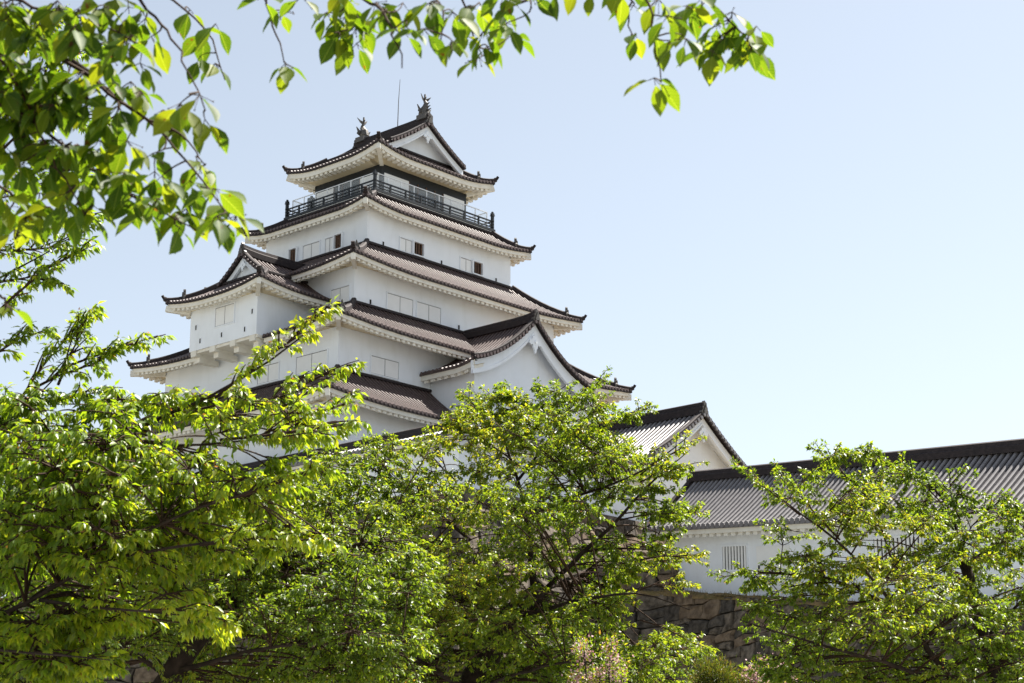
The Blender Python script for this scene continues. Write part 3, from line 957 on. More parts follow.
mb = MB(); sbox(mb, .6, LEN, WF, 2.05, -1.6, 3.6)
cw_ = mb.build('wall', M['plaster'], cor)
rf = Roof()
bgm = gable_roof(rf, SL, 0, LEN + .6, 2.87, 3.10, 5.70, c=.14, ends=(True, True), barge=(.40, .14), ridge_h=.44, wall_in=.81, pitch=.33, ribh=.12, fas=.20, dent=.5)
cr = rf.build(cor, (0, 0, 0), M['grey_tile'])
for q_ in bgm: q_.build('bargeboard', M['plaster'], cr)
for u in (.62, LEN - .2):
    mb = MB()
    mb.prism([SL(u, -2.6, 3.1), SL(u, 2.6, 3.1), SL(u, 0, 5.4)], (.18, 0, 0))
    mb.build('gable_wall', M['plaster'], cr)


def barred(x0, x1, z0, z1, n):
    fr = MB(); t = .09
    y = WF
    sbox(fr, x0 - t, x1 + t, y - .05, y - .001, z1, z1 + t); sbox(fr, x0 - t, x1 + t, y - .06, y - .001, z0 - t, z0)
    sbox(fr, x0 - t, x0, y - .05, y - .001, z0, z1); sbox(fr, x1, x1 + t, y - .05, y - .001, z0, z1)
    o = fr.build('window', M['plaster'], cw_)
    mb = MB(); sbox(mb, x0, x1, y - .012, y, z0, z1); mb.build('opening', M['inside'], o)
    for k in range(n):
        x = x0 + (k + .5) * (x1 - x0) / n
        w = (x1 - x0) / n * .29
        mb = MB(); sbox(mb, x - w, x + w, y - .05, y - .012, z0, z1)
        mb.build('bar', M['panel'], o)


barred(4.72, 6.38, 1.2, 2.24, 8)
barred(14.3, 17.0, 1.3, 2.3, 12)
mb = MB(); sbox(mb, 7.05, 9.2, WF - .04, WF - .001, .25, 2.2)
mb.build('shutter', M['panel'], cw_)
mb = MB(); sbox(mb, 7.15, 7.25, WF - .055, WF - .001, 1.2, 1.36); mb.build('latch', M['inside'], cw_)


# terrace retaining wall
def cl(x, y): return P0 + E_ * x + N_ * y          # x along the corridor, y in front of its ridge


c_ = cl(2.4, 3.55)                                  # the salient corner
rt = cl(36.0, 3.55)
lf_ = c_ + np.array([-0.985, 0.17]) * 46
TC, TR, TL = 12.36, 7.45, 13.0
ter = thing('stone_wall', (c_[0], c_[1], 0), 0, 'dark dry stone retaining wall of large boulders below the corridor building', 'stone wall')
mb, bk = MB(), MB()
zero = np.array([0.0, 0.0])
stone_face(mb, bk, lf_ - c_, zero, TL, TC, 0.0, .16, 31, bw=.95, bh=.70)
stone_face(mb, bk, zero, rt - c_, TC, TR, 0.0, .16, 33, bw=.95, bh=.70)
mb.build('stone_facing', [M['stone'], M['stone_dark'], M['stone_warm']], ter)
bk.build('core', M['mortar'], ter)
# terrace surface behind the wall
mb = MB()
nseg = 60
front = [lf_ + (c_ - lf_) * k / nseg for k in range(nseg)] + [c_ + (rt - c_) * k / nseg for k in range(nseg + 1)]
fz = [TL + (TC - TL) * k / nseg for k in range(nseg)] + [TC + (TR - TC) * k / nseg for k in range(nseg + 1)]
inw = [np.array([.17, .985]) * max(0, min(1, (nseg - k) / 12)) + np.array([.84, .54]) * (1 - max(0, min(1, (nseg - k) / 12))) for k in range(2 * nseg + 1)]
rnd = random.Random(8)
rows = []
for d, dz in ((-.14, -.16), (-.08, .0), (.35, .07), (1.1, .09), (8, .1), (40, -.3)):
    rows.append([(p[0] + i_[0] * d, p[1] + i_[1] * d, z + dz + (rnd.uniform(-.09, .10) if 0 <= d < 8 else rnd.uniform(-.05, .03) if d < 0 else 0)) for p, z, i_ in zip(front, fz, inw)])
mb.grid(rows, flip=True)
tag(mb.build('terrace', M['earth'], smooth=True), kind='structure')

# short upper stone wall at the corridor's left end
sp1 = cl(1.75, 2.75); sp0 = sp1 + np.array([-0.97, 0.16]) * 14
spur = thing('upper_stone_wall', (sp1[0], sp1[1], 0), 0, 'short dark stone wall with a slanting end beside the corridor\'s left corner', 'stone wall')
mb, bk = MB(), MB()
stone_face(mb, bk, sp0 - sp1, zero, 14.1, 13.75, 11.9, .22, 41, bw=.95, bh=.6, ext=(0, .6))
stone_face(mb, bk, zero, np.array([0.5, 0.8]), 13.75, 13.7, 11.9, .30, 43, bw=.9, bh=.6, ext=(.6, 0))
bk.add([(*(sp0 - sp1), 14.08), (0, 0, 13.73), (.5, .8, 13.68), (-13, 4.0, 14.08)], [(0, 1, 2, 3)])
mb.build('stone_facing', [M['stone'], M['stone_dark'], M['stone_warm']], spur)
bk.build('core', M['mortar'], spur)

# grass tufts on the terrace edge
rng = np.random.default_rng(5)
mb = MB()
for k in range(900):
    i = rng.integers(20, len(front) - 20)
    p = front[i]; d = rng.uniform(-.15, .5)
    b = np.array([p[0] + rng.uniform(-.6, .6), p[1] + d, fz[i] + .03])
    h = rng.uniform(.08, .26); a = rng.uniform(0, 6.28); ln = rng.uniform(-.1, .1, 2)
    t = np.array([math.cos(a), math.sin(a), 0]) * .02
    mb.add([b - t, b + t, b + np.array([ln[0], ln[1], h])], [(0, 1, 2)])
tag(mb.build('grass', M['earth']), kind='stuff')


# ------------------------------------------------------------------ trees
def leaf_mesh(name, base, dirs, nrm, length, width, tint, m, parent, fine=False, droop=.18, fold=.16):
    """one mesh of many leaves; arrays of N leaves."""
    N = len(base)
    dirs = dirs / (np.linalg.norm(dirs, axis=1, keepdims=True) + 1e-9)
    side = np.cross(dirs, nrm); side /= np.linalg.norm(side, axis=1, keepdims=True) + 1e-9
    up = np.cross(side, dirs)
    if fine:
        st = [(0.0, 0), (.07, .0), (.22, .30), (.42, .48), (.62, .46), (.80, .28), (.92, .10), (1.0, 0.0)]
        T = [(0.0, 0, 0)]
        rowsz = st[2:7]
        for l, w in rowsz:
            dr = -droop * l * l
            T += [(l, -w, dr + fold * w), (l, 0, dr), (l, w, dr + fold * w)]
        T += [(1.0, 0, -droop)]
        T = np.array(T)
        F = [(0, 2, 1), (0, 3, 2)]
        for r in range(len(rowsz) - 1):
            a = 1 + 3 * r
            F += [(a, a + 1, a + 4, a + 3), (a + 1, a + 2, a + 5, a + 4)]
        a = 1 + 3 * (len(rowsz) - 1)
        F += [(a, a + 1, a + 3), (a + 1, a + 2, a + 3)]
    else:
        T = np.array([(0, 0, 0), (.38, -.5, fold * .5 - .02), (.42, 0, -.03), (.38, .5, fold * .5 - .02), (1.0, 0, -droop)])
        F = [(0, 2, 1), (0, 3, 2), (1, 2, 4), (2, 3, 4)]
    k = len(T)
    V = base[:, None, :] + T[None, :, 0, None] * (dirs * length[:, None])[:, None, :] + T[None, :, 1, None] * (side * (width)[:, None])[:, None, :] \
        + T[None, :, 2, None] * (up * length[:, None])[:, None, :]
    V = V.reshape(-1, 3)
    off = np.arange(N) * k
    loops, starts, tot = [], [], []
    tri = [f for f in F]
    per = np.concatenate([np.array(f) for f in tri])
    sizes = np.array([len(f) for f in tri])
    L = (off[:, None] + per[None, :]).reshape(-1)
    tot = np.tile(sizes, N)
    starts = np.concatenate([[0], np.cumsum(tot)[:-1]])
    me = bpy.data.meshes.new(name)
    me.vertices.add(len(V)); me.vertices.foreach_set('co', V.astype(np.float32).ravel())
    me.loops.add(len(L)); me.loops.foreach_set('vertex_index', L.astype(np.int32))
    me.polygons.add(len(tot)); me.polygons.foreach_set('loop_start', starts.astype(np.int32))
    me.update(calc_edges=True)
    a = me.attributes.new('tint', 'FLOAT', 'FACE')
    a.data.foreach_set('value', np.repeat(tint, len(F)).astype(np.float32))
    if fine:
        for nm, col in (('along', 0), ('across', 1)):
            q = me.attributes.new(nm, 'FLOAT', 'POINT')
            q.data.foreach_set('value', np.tile(T[:, col], N).astype(np.float32))
    if fine: me.polygons.foreach_set('use_smooth', [True] * len(tot))
    me.materials.append(m)
    me.validate()
    o = bpy.data.objects.new(name, me)
    COL.objects.link(o); o.parent = parent
    return o


def smooth_path(pts, n=None, jit=0.0, rng=None):
    pts = np.asarray(pts, float)
    seg = np.linalg.norm(np.diff(pts, axis=0), axis=1)
    s = np.concatenate([[0], np.cumsum(seg)])
    n = n or max(4, int(s[-1] / .22))
    q = np.linspace(0, s[-1], n)
    # Catmull-Rom through numpy interpolation of tangents
    out = np.stack([np.interp(q, s, pts[:, k]) for k in range(3)], 1)
    for _ in range(2):
        out[1:-1] = .25 * out[:-2] + .5 * out[1:-1] + .25 * out[2:]
    if jit and rng is not None:
        out[1:-1] += rng.normal(0, jit, (n - 2, 3))
    return out


def inside(poly, x, y):
    c = False; n = len(poly); j = n - 1
    for i in range(n):
        xi, yi = poly[i]; xj, yj = poly[j]
        if (yi > y) != (yj > y) and x < (xj - xi) * (y - yi) / (yj - yi) + xi: c = not c
        j = i
    return c


def edge_dist(poly, x, y):
    d = 1e9
    for i in range(len(poly)):
        a, b = np.array(poly[i - 1], float), np.array(poly[i], float)
        ab = b - a; t = np.clip(((x - a[0]) * ab[0] + (y - a[1]) * ab[1]) / (ab @ ab + 1e-9), 0, 1)
        d = min(d, math.hypot(x - a[0] - ab[0] * t, y - a[1] - ab[1] * t))
    return d


def make_tree(name, label, loc, limbs, crown, holes, Y0, thick, n_pads, pad_r, twigs, leaves, lsize, m, seed, cat='tree', group=None,
              sprays=(), trunk_mat='bark', lw=.42, droop_dir=.45, hole_keep=.25, tint_bias=0.0, vflat=.35, up_bias=.9, petiole=.25, redspeck=.0, flower=None):
    """limbs: [(points, r0, r1)] ; crown: outline of the crown as seen, giving width and height at its own distance Y0;
    pads of twigs fill the volume between, each joined to the nearest limb."""
    rng = np.random.default_rng(seed)
    loc = np.array(loc, float)
    root = thing(name, tuple(loc), 0, label, cat, group)
    wood, tw_ = MB(), MB()
    sk, skr = [], []
    trunk_done = False
    limb_objs = []
    for k, (pts, r0, r1) in enumerate(limbs):
        p = smooth_path(pts, jit=.012 * min(1, r0 * 6), rng=rng)
        r = np.linspace(r0, r1, len(p)) * (1.0 if k == 0 else .46) * (1 + rng.normal(0, .04, len(p)))
        mb = MB(); mb.tube(p - loc, r, 10 if r0 > .06 else 7)
        mb.build('trunk' if k == 0 else 'limb', M[trunk_mat], root, smooth=True)
        sk.append(p); skr.append(r)
    SK = np.concatenate(sk); SKR = np.concatenate(skr)
    LB, LD, LN = [], [], []

    def leafy_twig(a, b, nl, r0=.008, sz=1.0):
        d = b - a
        L = np.linalg.norm(d) + 1e-6
        mid = (a + b) / 2 + np.array([0, 0, .10 * L]) + rng.normal(0, .06 * L, 3)
        ts = np.linspace(0, 1, 5)[:, None]
        path = (1 - ts) ** 2 * a + 2 * ts * (1 - ts) * mid + ts ** 2 * b
        tw_.tube(path - loc, np.linspace(r0, r0 * .35, 5), 4, cap=False)
        k = max(2, nl)
        tt = np.concatenate([rng.uniform(.25, 1, k - k // 3), rng.normal(.97, .05, k // 3)]).clip(.1, 1.04)[:, None]
        P = (1 - tt) ** 2 * a + 2 * tt * (1 - tt) * mid + tt ** 2 * b
        tg = d / L
        ang = rng.uniform(0, 2 * math.pi, k)
        s0 = np.cross(tg, [0, 0, 1.0]); s0 /= np.linalg.norm(s0) + 1e-9
        s1 = np.cross(s0, tg)
        rad = np.cos(ang)[:, None] * s0 + .6 * np.sin(ang)[:, None] * s1
        D = .55 * tg + .8 * rad + np.array([0, 0, -droop_dir]) + rng.normal(0, .25, (k, 3))
        N = np.array([0, 0, up_bias]) + rng.normal(0, .45, (k, 3)) + .3 * rad
        D /= np.linalg.norm(D, axis=1, keepdims=True)
        LB.append(P + D * petiole * lsize); LD.append(D); LN.append(N)

    # sprays: explicit leafy branches [(points, r0, twig_len, spacing)]
    for pts, r0, tl, sp in sprays:
        p = smooth_path(pts, jit=.01, rng=rng)
        tw_.tube(p - loc, np.linspace(r0, r0 * .25, len(p)), 6)
        L = np.linalg.norm(np.diff(p, axis=0), axis=1).sum()
        n = int(L / sp)
        for i in range(n):
            f = (i + rng.random()) / n
            if f < .12: continue
            x = f * (len(p) - 1); j = min(int(x), len(p) - 2)
            a = p[j] + (p[j + 1] - p[j]) * (x - j)
            tg = p[j + 1] - p[j]; tg /= np.linalg.norm(tg)
            sd = np.cross(tg, [0, 0, 1]); sd /= np.linalg.norm(sd) + 1e-9
            b = a + (tg * rng.uniform(.4, .9) + sd * rng.choice([-1, 1]) * rng.uniform(.3, 1) + np.array([0, 0, rng.uniform(-.15, .35)])) * tl * rng.uniform(.5, 1.1) * (1 - .45 * f)
            leafy_twig(a, b, leaves)
        leafy_twig(p[-2], p[-1] + (p[-1] - p[-2]) * .3, leaves)
    # pads
    us = [q[0] for q in crown]; vs_ = [q[1] for q in crown]
    cnt = 0; tries = 0
    pads = []
    while cnt < n_pads and tries < n_pads * 60:
        tries += 1
        u, v = rng.uniform(min(us), max(us)), rng.uniform(min(vs_), max(vs_))
        if not inside(crown, u, v): continue
        if any(inside(h, u, v) for h in holes) and rng.random() > hole_keep: continue
        e = edge_dist(crown, u, v) * Y0 / FPX
        t = thick * min(1.0, math.sqrt(e / (thick * .8 + 1e-6)) + .15)
        Y = Y0 + rng.uniform(-1, 1) * t
        pads.append((at(u, v, Y), e)); cnt += 1
    for c, e in pads:
        d2 = ((SK - c) ** 2).sum(1) + np.where(SK[:, 2] > c[2] + .15, 1.5, 0)
        j = int(d2.argmin())
        a = SK[j]
        dist = np.linalg.norm(c - a)
        pr = pad_r * rng.uniform(.7, 1.25) * min(1.0, .45 + e / (pad_r * 1.2))
        # sub branch
        mid = (a + c) / 2 + np.array([0, 0, .12 * dist]) + rng.normal(0, .06 * dist, 3)
        ts = np.linspace(0, 1, 8)[:, None]
        path = (1 - ts) ** 2 * a + 2 * ts * (1 - ts) * mid + ts ** 2 * c
        r = min(SKR[j] * .7, .007 + .008 * dist)
        tw_.tube(path - loc, np.linspace(r, .0055, 8), 5, cap=False)
        loc_sk = path[4:]
        for i in range(twigs):
            ph = rng.uniform(0, 2 * math.pi); rr = pr * math.sqrt(rng.random())
            b = c + np.array([rr * math.cos(ph), rr * math.sin(ph), rng.normal(0, vflat * pr * .6) - .12 * rr])
            q = loc_sk[int(((loc_sk - b) ** 2).sum(1).argmin())]
            w_ = b - q; wl = np.linalg.norm(w_)
            q2 = b - w_ / (wl + 1e-6) * min(wl, pr * .7)
            if wl > pr * .7: tw_.tube(np.array([q, q2]) - loc, [.006, .005], 4, cap=False)
            leafy_twig(q2, b, leaves, .006)
    tw_.build('twigs', M['twig'], root, smooth=True)
    B, D, N = np.concatenate(LB), np.concatenate(LD), np.concatenate(LN)
    n = len(B)
    ln = lsize * rng.uniform(.6, 1.2, n)
    # tint drifts in clumps so that light and dark sprays alternate
    drift = .13 * (np.sin(B[:, 0] * 2.1 + seed) + np.sin(B[:, 1] * 1.7 + 2 * seed) + np.sin(B[:, 2] * 2.9))
    tint = np.clip(rng.beta(2.2, 2.6, n) + drift * .8 + tint_bias, 0, .89)
    red = rng.random(n) < redspeck
    tint[red] = rng.uniform(.93, 1, red.sum()); ln[red] *= .45
    leaf_mesh('crown', B - loc, D, N, ln, ln * lw * rng.uniform(.85, 1.2, n), tint, m, root, fine=lsize * FPX / Y0 > 18)
    return root, n


total = 0
# --- centre tree
C = lambda *q: [at(u, v, y) for u, v, y in q]
base = at(470, 700, 25.0); base[2] = 0
base2 = np.array([base[0] + .1, 25.0, 0.0])
limbs = [
    ([base2, at(455, 760, 25), at(470, 690, 25), at(505, 620, 25), at(545, 590, 25)], .26, .17),
    (C((545, 590, 25), (590, 545, 24.6), (620, 520, 24.5), (650, 480, 24.2), (690, 450, 24)), .085, .010),
    (C((535, 595, 25), (530, 555, 25.2), (527, 515, 25.3), (515, 470, 25.3), (500, 425, 25.3)), .12, .02),
    (C((528, 520, 25.3), (560, 500, 25), (600, 490, 24.6), (650, 468, 24.2), (690, 435, 24)), .06, .014),
    (C((518, 480, 25.3), (550, 440, 25.5), (570, 400, 25.5)), .05, .012),
    (C((527, 530, 25.3), (550, 470, 26), (600, 430, 26.2), (655, 405, 26)), .06, .012),
    (C((480, 670, 25), (470, 600, 25.3), (470, 540, 25.6), (455, 500, 25.8), (440, 450, 26)), .10, .015),
    (C((470, 540, 25.6), (430, 505, 25.8), (385, 480, 26), (330, 465, 26)), .06, .012),
    (C((478, 650, 25), (420, 590, 24.2), (350, 550, 24), (270, 520, 24)), .10, .015),
    (C((470, 690, 25), (400, 650, 23.5), (320, 620, 23.2), (230, 610, 23)), .09, .015),
    (C((505, 620, 25), (580, 600, 23.6), (640, 590, 23.2), (690, 610, 23)), .08, .012),
    (C((470, 690, 25), (560, 660, 23.2), (640, 670, 23)), .07, .012),
    (C((545, 590, 25), (610, 560, 27), (680, 530, 27.2), (700, 500, 27)), .07, .012),
]
crown = [(205, 520), (250, 490), (300, 470), (330, 452), (375, 440), (420, 432), (445, 425), (470, 395), (500, 392), (525, 400), (545, 385), (575, 383), (600, 395), (625, 402),
         (632, 415), (640, 445), (668, 446), (680, 465), (660, 485), (650, 500), (690, 508), (695, 520), (660, 540), (690, 558), (665, 580), (615, 582), (640, 620), (690, 640),
         (690, 700), (200, 700), (150, 640), (180, 570)]
holes = [[(445, 440), (480, 430), (525, 450), (530, 500), (450, 505), (440, 470)], [(595, 495), (665, 488), (665, 530), (610, 530)], [(370, 462), (405, 462), (400, 485), (365, 482)],
         [(425, 505), (455, 505), (465, 540), (430, 545)], [(575, 425), (610, 420), (600, 445), (575, 445)], [(460, 520), (520, 530), (510, 560), (470, 555)],
         [(425, 640), (480, 640), (480, 690), (425, 690)], [(500, 600), (545, 572), (580, 575), (560, 610), (515, 645), (490, 640)], [(640, 415), (700, 400), (690, 430), (640, 440)]]
sprayC = [(C(*q), .012, .55, .07) for q in (
    ((600, 430, 26.2), (635, 412, 26), (650, 407, 25.8)), ((640, 475, 24.3), (668, 452, 24), (690, 444, 23.8)), ((640, 482, 24.2), (668, 470, 24), (686, 466, 23.9)),
    ((620, 520, 24.5), (660, 512, 24.2), (700, 512, 24)), ((500, 440, 25.3), (480, 410, 25.2), (465, 395, 25)), ((455, 480, 25.8), (420, 445, 25.8), (375, 438, 25.8)),
    ((430, 505, 25.8), (370, 465, 25.6), (315, 452, 25.4)), ((560, 420, 25.5), (580, 395, 25.5), (600, 380, 25.4)), ((530, 440, 25.4), (525, 405, 25.3), (505, 388, 25.2)),
    ((640, 560, 23.5), (675, 552, 23.3), (700, 556, 23.2)), ((640, 590, 23.2), (670, 580, 23), (690, 585, 22.9)), ((640, 620, 23.2), (680, 630, 23), (705, 650, 22.9)),
    ((350, 550, 24), (290, 500, 24), (230, 488, 24)), ((600, 500, 24.6), (640, 488, 24.4), (668, 492, 24.3)))]
_, n = make_tree('cherry_tree', 'green cherry tree in the middle with twisted dark limbs, below the keep', base2, limbs, crown, holes, 25.0, 3.0,
                 540, .48, 13, 34, .058, LEAF_MID, 3, hole_keep=.42, group='cherry trees', sprays=sprayC, lw=.5, redspeck=.09, vflat=.42)
total += n

# --- right tree
bx = at(1012, 700, 22.5)
b3_ = np.array([bx[0], 22.5, 0.0])
limbs = [
    ([b3_, at(1010, 740, 22.5), at(1000, 690, 22.5), at(985, 640, 22.5), at(972, 590, 22.5), at(962, 555, 22.6)], .17, .07),
    (C((962, 555, 22.6), (955, 510, 22.8), (935, 485, 22.8), (900, 465, 23), (860, 452, 23)), .05, .01),
    ([at(1008, 730, 22.5), at(960, 690, 22), at(935, 660, 21.8), at(905, 620, 21.7), at(870, 592, 21.8), at(825, 575, 22), at(760, 572, 22)], .12, .014),
    (C((905, 620, 21.7), (870, 575, 21.5), (840, 540, 21.5), (800, 515, 21.6), (755, 475, 21.8)), .05, .01),
    (C((935, 660, 21.8), (900, 600, 22.4), (890, 550, 22.6), (870, 500, 22.8), (845, 465, 22.8)), .06, .01),
    (C((985, 640, 22.5), (1020, 600, 22.3), (1070, 560, 22.2)), .06, .012),
    (C((965, 565, 22.5), (1000, 540, 22), (1050, 520, 21.8)), .04, .01),
    (C((960, 690, 22), (880, 660, 21.3), (800, 640, 21.2), (740, 620, 21.4)), .07, .012),
    (C((972, 590, 22.5), (940, 560, 23.4), (900, 540, 24), (860, 540, 24.2)), .05, .01),
]
crown = [(728, 578), (765, 568), (790, 555), (770, 530), (770, 500), (745, 478), (752, 464), (785, 478), (808, 452), (840, 445), (878, 448), (900, 455), (915, 482), (945, 478), (975, 498),
         (1020, 505), (1060, 510), (1110, 560), (1100, 700), (800, 700), (760, 655), (745, 610)]
holes = [[(815, 575), (880, 580), (880, 605), (820, 600)], [(880, 515), (925, 520), (925, 545), (880, 540)], [(770, 560), (800, 560), (800, 590), (770, 590)],
         [(960, 440), (1024, 440), (1024, 488), (975, 488)], [(900, 640), (930, 620), (960, 670), (940, 690)], [(790, 470), (815, 465), (815, 490), (790, 490)]]
sprayR = [(C(*q), .012, .5, .065) for q in (
    ((935, 485, 22.8), (900, 470, 23), (860, 456, 23)), ((955, 520, 22.8), (930, 485, 22.6), (905, 466, 22.4)),
    ((962, 545, 22.6), (975, 515, 22.4), (1000, 500, 22.2)), ((980, 560, 22.4), (1010, 525, 22.2), (1040, 508, 22)), ((800, 515, 21.6), (765, 485, 21.7), (742, 470, 21.8)),
    ((825, 575, 22), (770, 572, 22), (725, 577, 22)), ((840, 540, 21.5), (800, 495, 21.5), (780, 478, 21.5)), ((870, 500, 22.8), (840, 465, 22.8), (815, 450, 22.8)),
    ((960, 520, 22.5), (945, 490, 22.4), (950, 475, 22.3)), ((870, 592, 21.8), (800, 595, 21.6), (752, 605, 21.5)))]
_, n = make_tree('cherry_tree', 'green cherry tree at the right, standing before the long corridor building', b3_, limbs, crown, holes, 22.3, 2.3,
                 205, .46, 13, 34, .056, LEAF_MID, 5, group='cherry trees', sprays=sprayR, lw=.5, redspeck=.09, vflat=.36)
total += n

# --- background tree, lower left
bx = at(150, 720, 17.5)
b4_ = np.array([bx[0], 17.5, 0.0])
limbs = [
    ([b4_, at(140, 740, 17.5), at(165, 675, 17.5), at(205, 628, 17.5), at(240, 595, 17.6)], .20, .10),
    (C((205, 628, 17.5), (185, 600, 17.7), (175, 570, 18), (190, 530, 18.2)), .06, .012),
    (C((240, 595, 17.6), (300, 560, 17.6), (360, 540, 17.8), (410, 540, 18)), .07, .012),
    (C((240, 595, 17.6), (260, 540, 18), (290, 500, 18.2)), .05, .012),
    (C((165, 675, 17.5), (250, 650, 17), (330, 640, 16.8), (400, 650, 16.8)), .06, .012),
    (C((165, 675, 17.5), (90, 620, 17), (40, 580, 17)), .06, .012),
]
crown = [(-20, 470), (60, 455), (140, 470), (200, 478), (260, 480), (330, 490), (400, 510), (430, 560), (420, 640), (430, 700), (0, 700)]
holes = [[(60, 640), (200, 640), (190, 690), (60, 690)], [(180, 600), (290, 640), (260, 690), (180, 660)]]
_, n = make_tree('cherry_tree', 'shaded leafy cherry tree at the lower left, behind the nearer bright branches', b4_, limbs, crown, holes, 17.8, 1.8,
                 300, .40, 14, 26, .053, LEAF_DARK, 8, group='cherry trees', lw=.5, redspeck=.08, tint_bias=-.03, vflat=.4)
total += n

# --- left near tree
b5_ = np.array([-5.0, 11.2, 0.0])
limbs = [
    ([b5_, np.array([-4.95, 11.2, 1.6]), np.array([-4.6, 11.2, 2.9]), np.array([-4.4, 11.2, 4.2]), np.array([-4.0, 11.3, 5.4]), np.array([-3.6, 11.3, 6.3])], .22, .04),
    ([np.array([-4.85, 11.2, 2.3]), at(-60, 525, 11.2), at(0, 503, 11.1), at(60, 466, 11.0), at(115, 437, 11.0), at(165, 415, 10.9), at(215, 398, 10.8), at(265, 365, 10.7), at(300, 338, 10.6)], .075, .010),
    ([np.array([-4.9, 11.2, 1.9]), at(-60, 640, 10.8), at(40, 600, 10.6), at(95, 562, 10.5), at(140, 530, 10.4), at(200, 505, 10.4), at(262, 490, 10.3), at(310, 470, 10.2)], .06, .008),
    ([at(40, 600, 10.6), at(110, 612, 10.2), at(170, 610, 10.1), at(220, 620, 10)], .025, .006),
    ([at(95, 562, 10.5), at(180, 545, 10.2), at(250, 535, 10), at(310, 540, 9.9)], .025, .006),
    ([at(-60, 640, 10.8), at(20, 655, 10.2), at(80, 650, 10), at(110, 660, 9.9)], .03, .006),
    ([at(115, 437, 11.0), at(180, 450, 10.5), at(260, 440, 10.3), at(330, 430, 10.2)], .025, .006),
    ([np.array([-4.5, 11.2, 3.9]), at(-20, 440, 11.2), at(40, 405, 11.3), at(60, 380, 11.3), at(75, 345, 11.3)], .04, .006),
    ([np.array([-4.3, 11.2, 4.6]), at(-40, 300, 11.4), at(20, 268, 11.4), at(70, 240, 11.4)], .04, .006),
    ([np.array([-4.1, 11.3, 5.2]), at(-30, 180, 11.6), at(30, 130, 11.6), at(60, 70, 11.6), at(75, 35, 11.6)], .04, .006),
    ([at(165, 415, 10.9), at(210, 430, 11.2), at(235, 410, 11.3), at(300, 395, 11.3), at(345, 370, 11.2)], .022, .006),
]
crown = [(-40, 420), (10, 395), (40, 385), (90, 392), (130, 392), (170, 392), (215, 392), (250, 382), (285, 392), (300, 405), (320, 425), (300, 455), (245, 470), (300, 480), (318, 470), (325, 478), (270, 500), (180, 520), (240, 530), (320, 530), (328, 548), (240, 556), (170, 570), (225, 605),
         (235, 628), (150, 625), (100, 640), (110, 668), (60, 690), (-40, 700)]
holes = [[(130, 395), (150, 440), (230, 470), (290, 450), (290, 430), (220, 425)], [(90, 480), (170, 470), (170, 500), (100, 520)], [(20, 560), (80, 560), (80, 590), (20, 600)], [(100, 575), (150, 575), (150, 600), (100, 600)]]
sprays = [
    (C((-30, 190, 11.5), (20, 245, 11.4), (70, 225, 11.4), (95, 215, 11.4)), .012, .32, .05),
    (C((-20, 330, 11.3), (10, 300, 11.3), (45, 262, 11.4), (85, 250, 11.4)), .012, .3, .05),
    (C((-20, 150, 11.6), (30, 90, 11.6), (65, 40, 11.6), (100, 45, 11.6)), .012, .32, .05),
    (C((-20, 100, 11.6), (40, 120, 11.6), (85, 115, 11.6), (110, 120, 11.6)), .012, .32, .05),
    (C((0, 60, 11.6), (35, 45, 11.6), (55, 25, 11.6)), .01, .3, .05),
    (C((-30, 210, 11.5), (15, 190, 11.5), (50, 160, 11.5), (85, 165, 11.5)), .011, .32, .045),
    (C((-30, 250, 11.4), (20, 262, 11.4), (60, 245, 11.4), (88, 230, 11.4)), .011, .32, .04),
    (C((-30, 290, 11.4), (10, 270, 11.4), (50, 276, 11.4), (60, 285, 11.4)), .010, .28, .045),
    (C((20, 400, 11.3), (50, 365, 11.3), (62, 325, 11.3), (90, 312, 11.3)), .010, .3, .04),
    (C((30, 390, 11.3), (75, 372, 11.3), (125, 345, 11.3)), .010, .28, .04),
    (C((-20, 360, 11.3), (10, 345, 11.3), (45, 330, 11.3)), .010, .3, .045),
    (C((58, 385, 11.3), (78, 350, 11.3), (84, 318, 11.3)), .01, .25, .05),
    (C((70, 365, 11.3), (110, 350, 11.3), (150, 338, 11.3)), .009, .25, .05),
    (C((215, 398, 10.8), (265, 362, 10.7), (300, 332, 10.6), (322, 312, 10.5)), .01, .22, .04),
    (C((235, 410, 11.3), (300, 392, 11.3), (348, 365, 11.2)), .009, .25, .05),
    (C((220, 440, 10.4), (290, 432, 10.3), (352, 424, 10.2)), .01, .25, .04),
    (C((250, 440, 10.4), (300, 415, 10.6), (345, 405, 10.6)), .009, .25, .045),
    (C((200, 505, 10.4), (262, 488, 10.3), (322, 470, 10.2)), .01, .25, .04),
    (C((200, 545, 10.2), (265, 533, 10), (325, 543, 9.9)), .009, .25, .04),
    (C((150, 610, 10.1), (190, 608, 10.1), (230, 624, 10)), .008, .22, .04),
    (C((-20, 420, 11), (50, 395, 11), (110, 390, 11)), .01, .3, .05),
]
_, n = make_tree('cherry_tree', 'bright leafy cherry tree at the left edge with long branches reaching towards the keep', b5_, limbs, crown, holes, 10.9, 1.0,
                 250, .27, 9, 20, .060, LEAF_LEFT, 11, group='cherry trees', sprays=sprays, redspeck=.08, droop_dir=.75, lw=.40, hole_keep=.08)
total += n

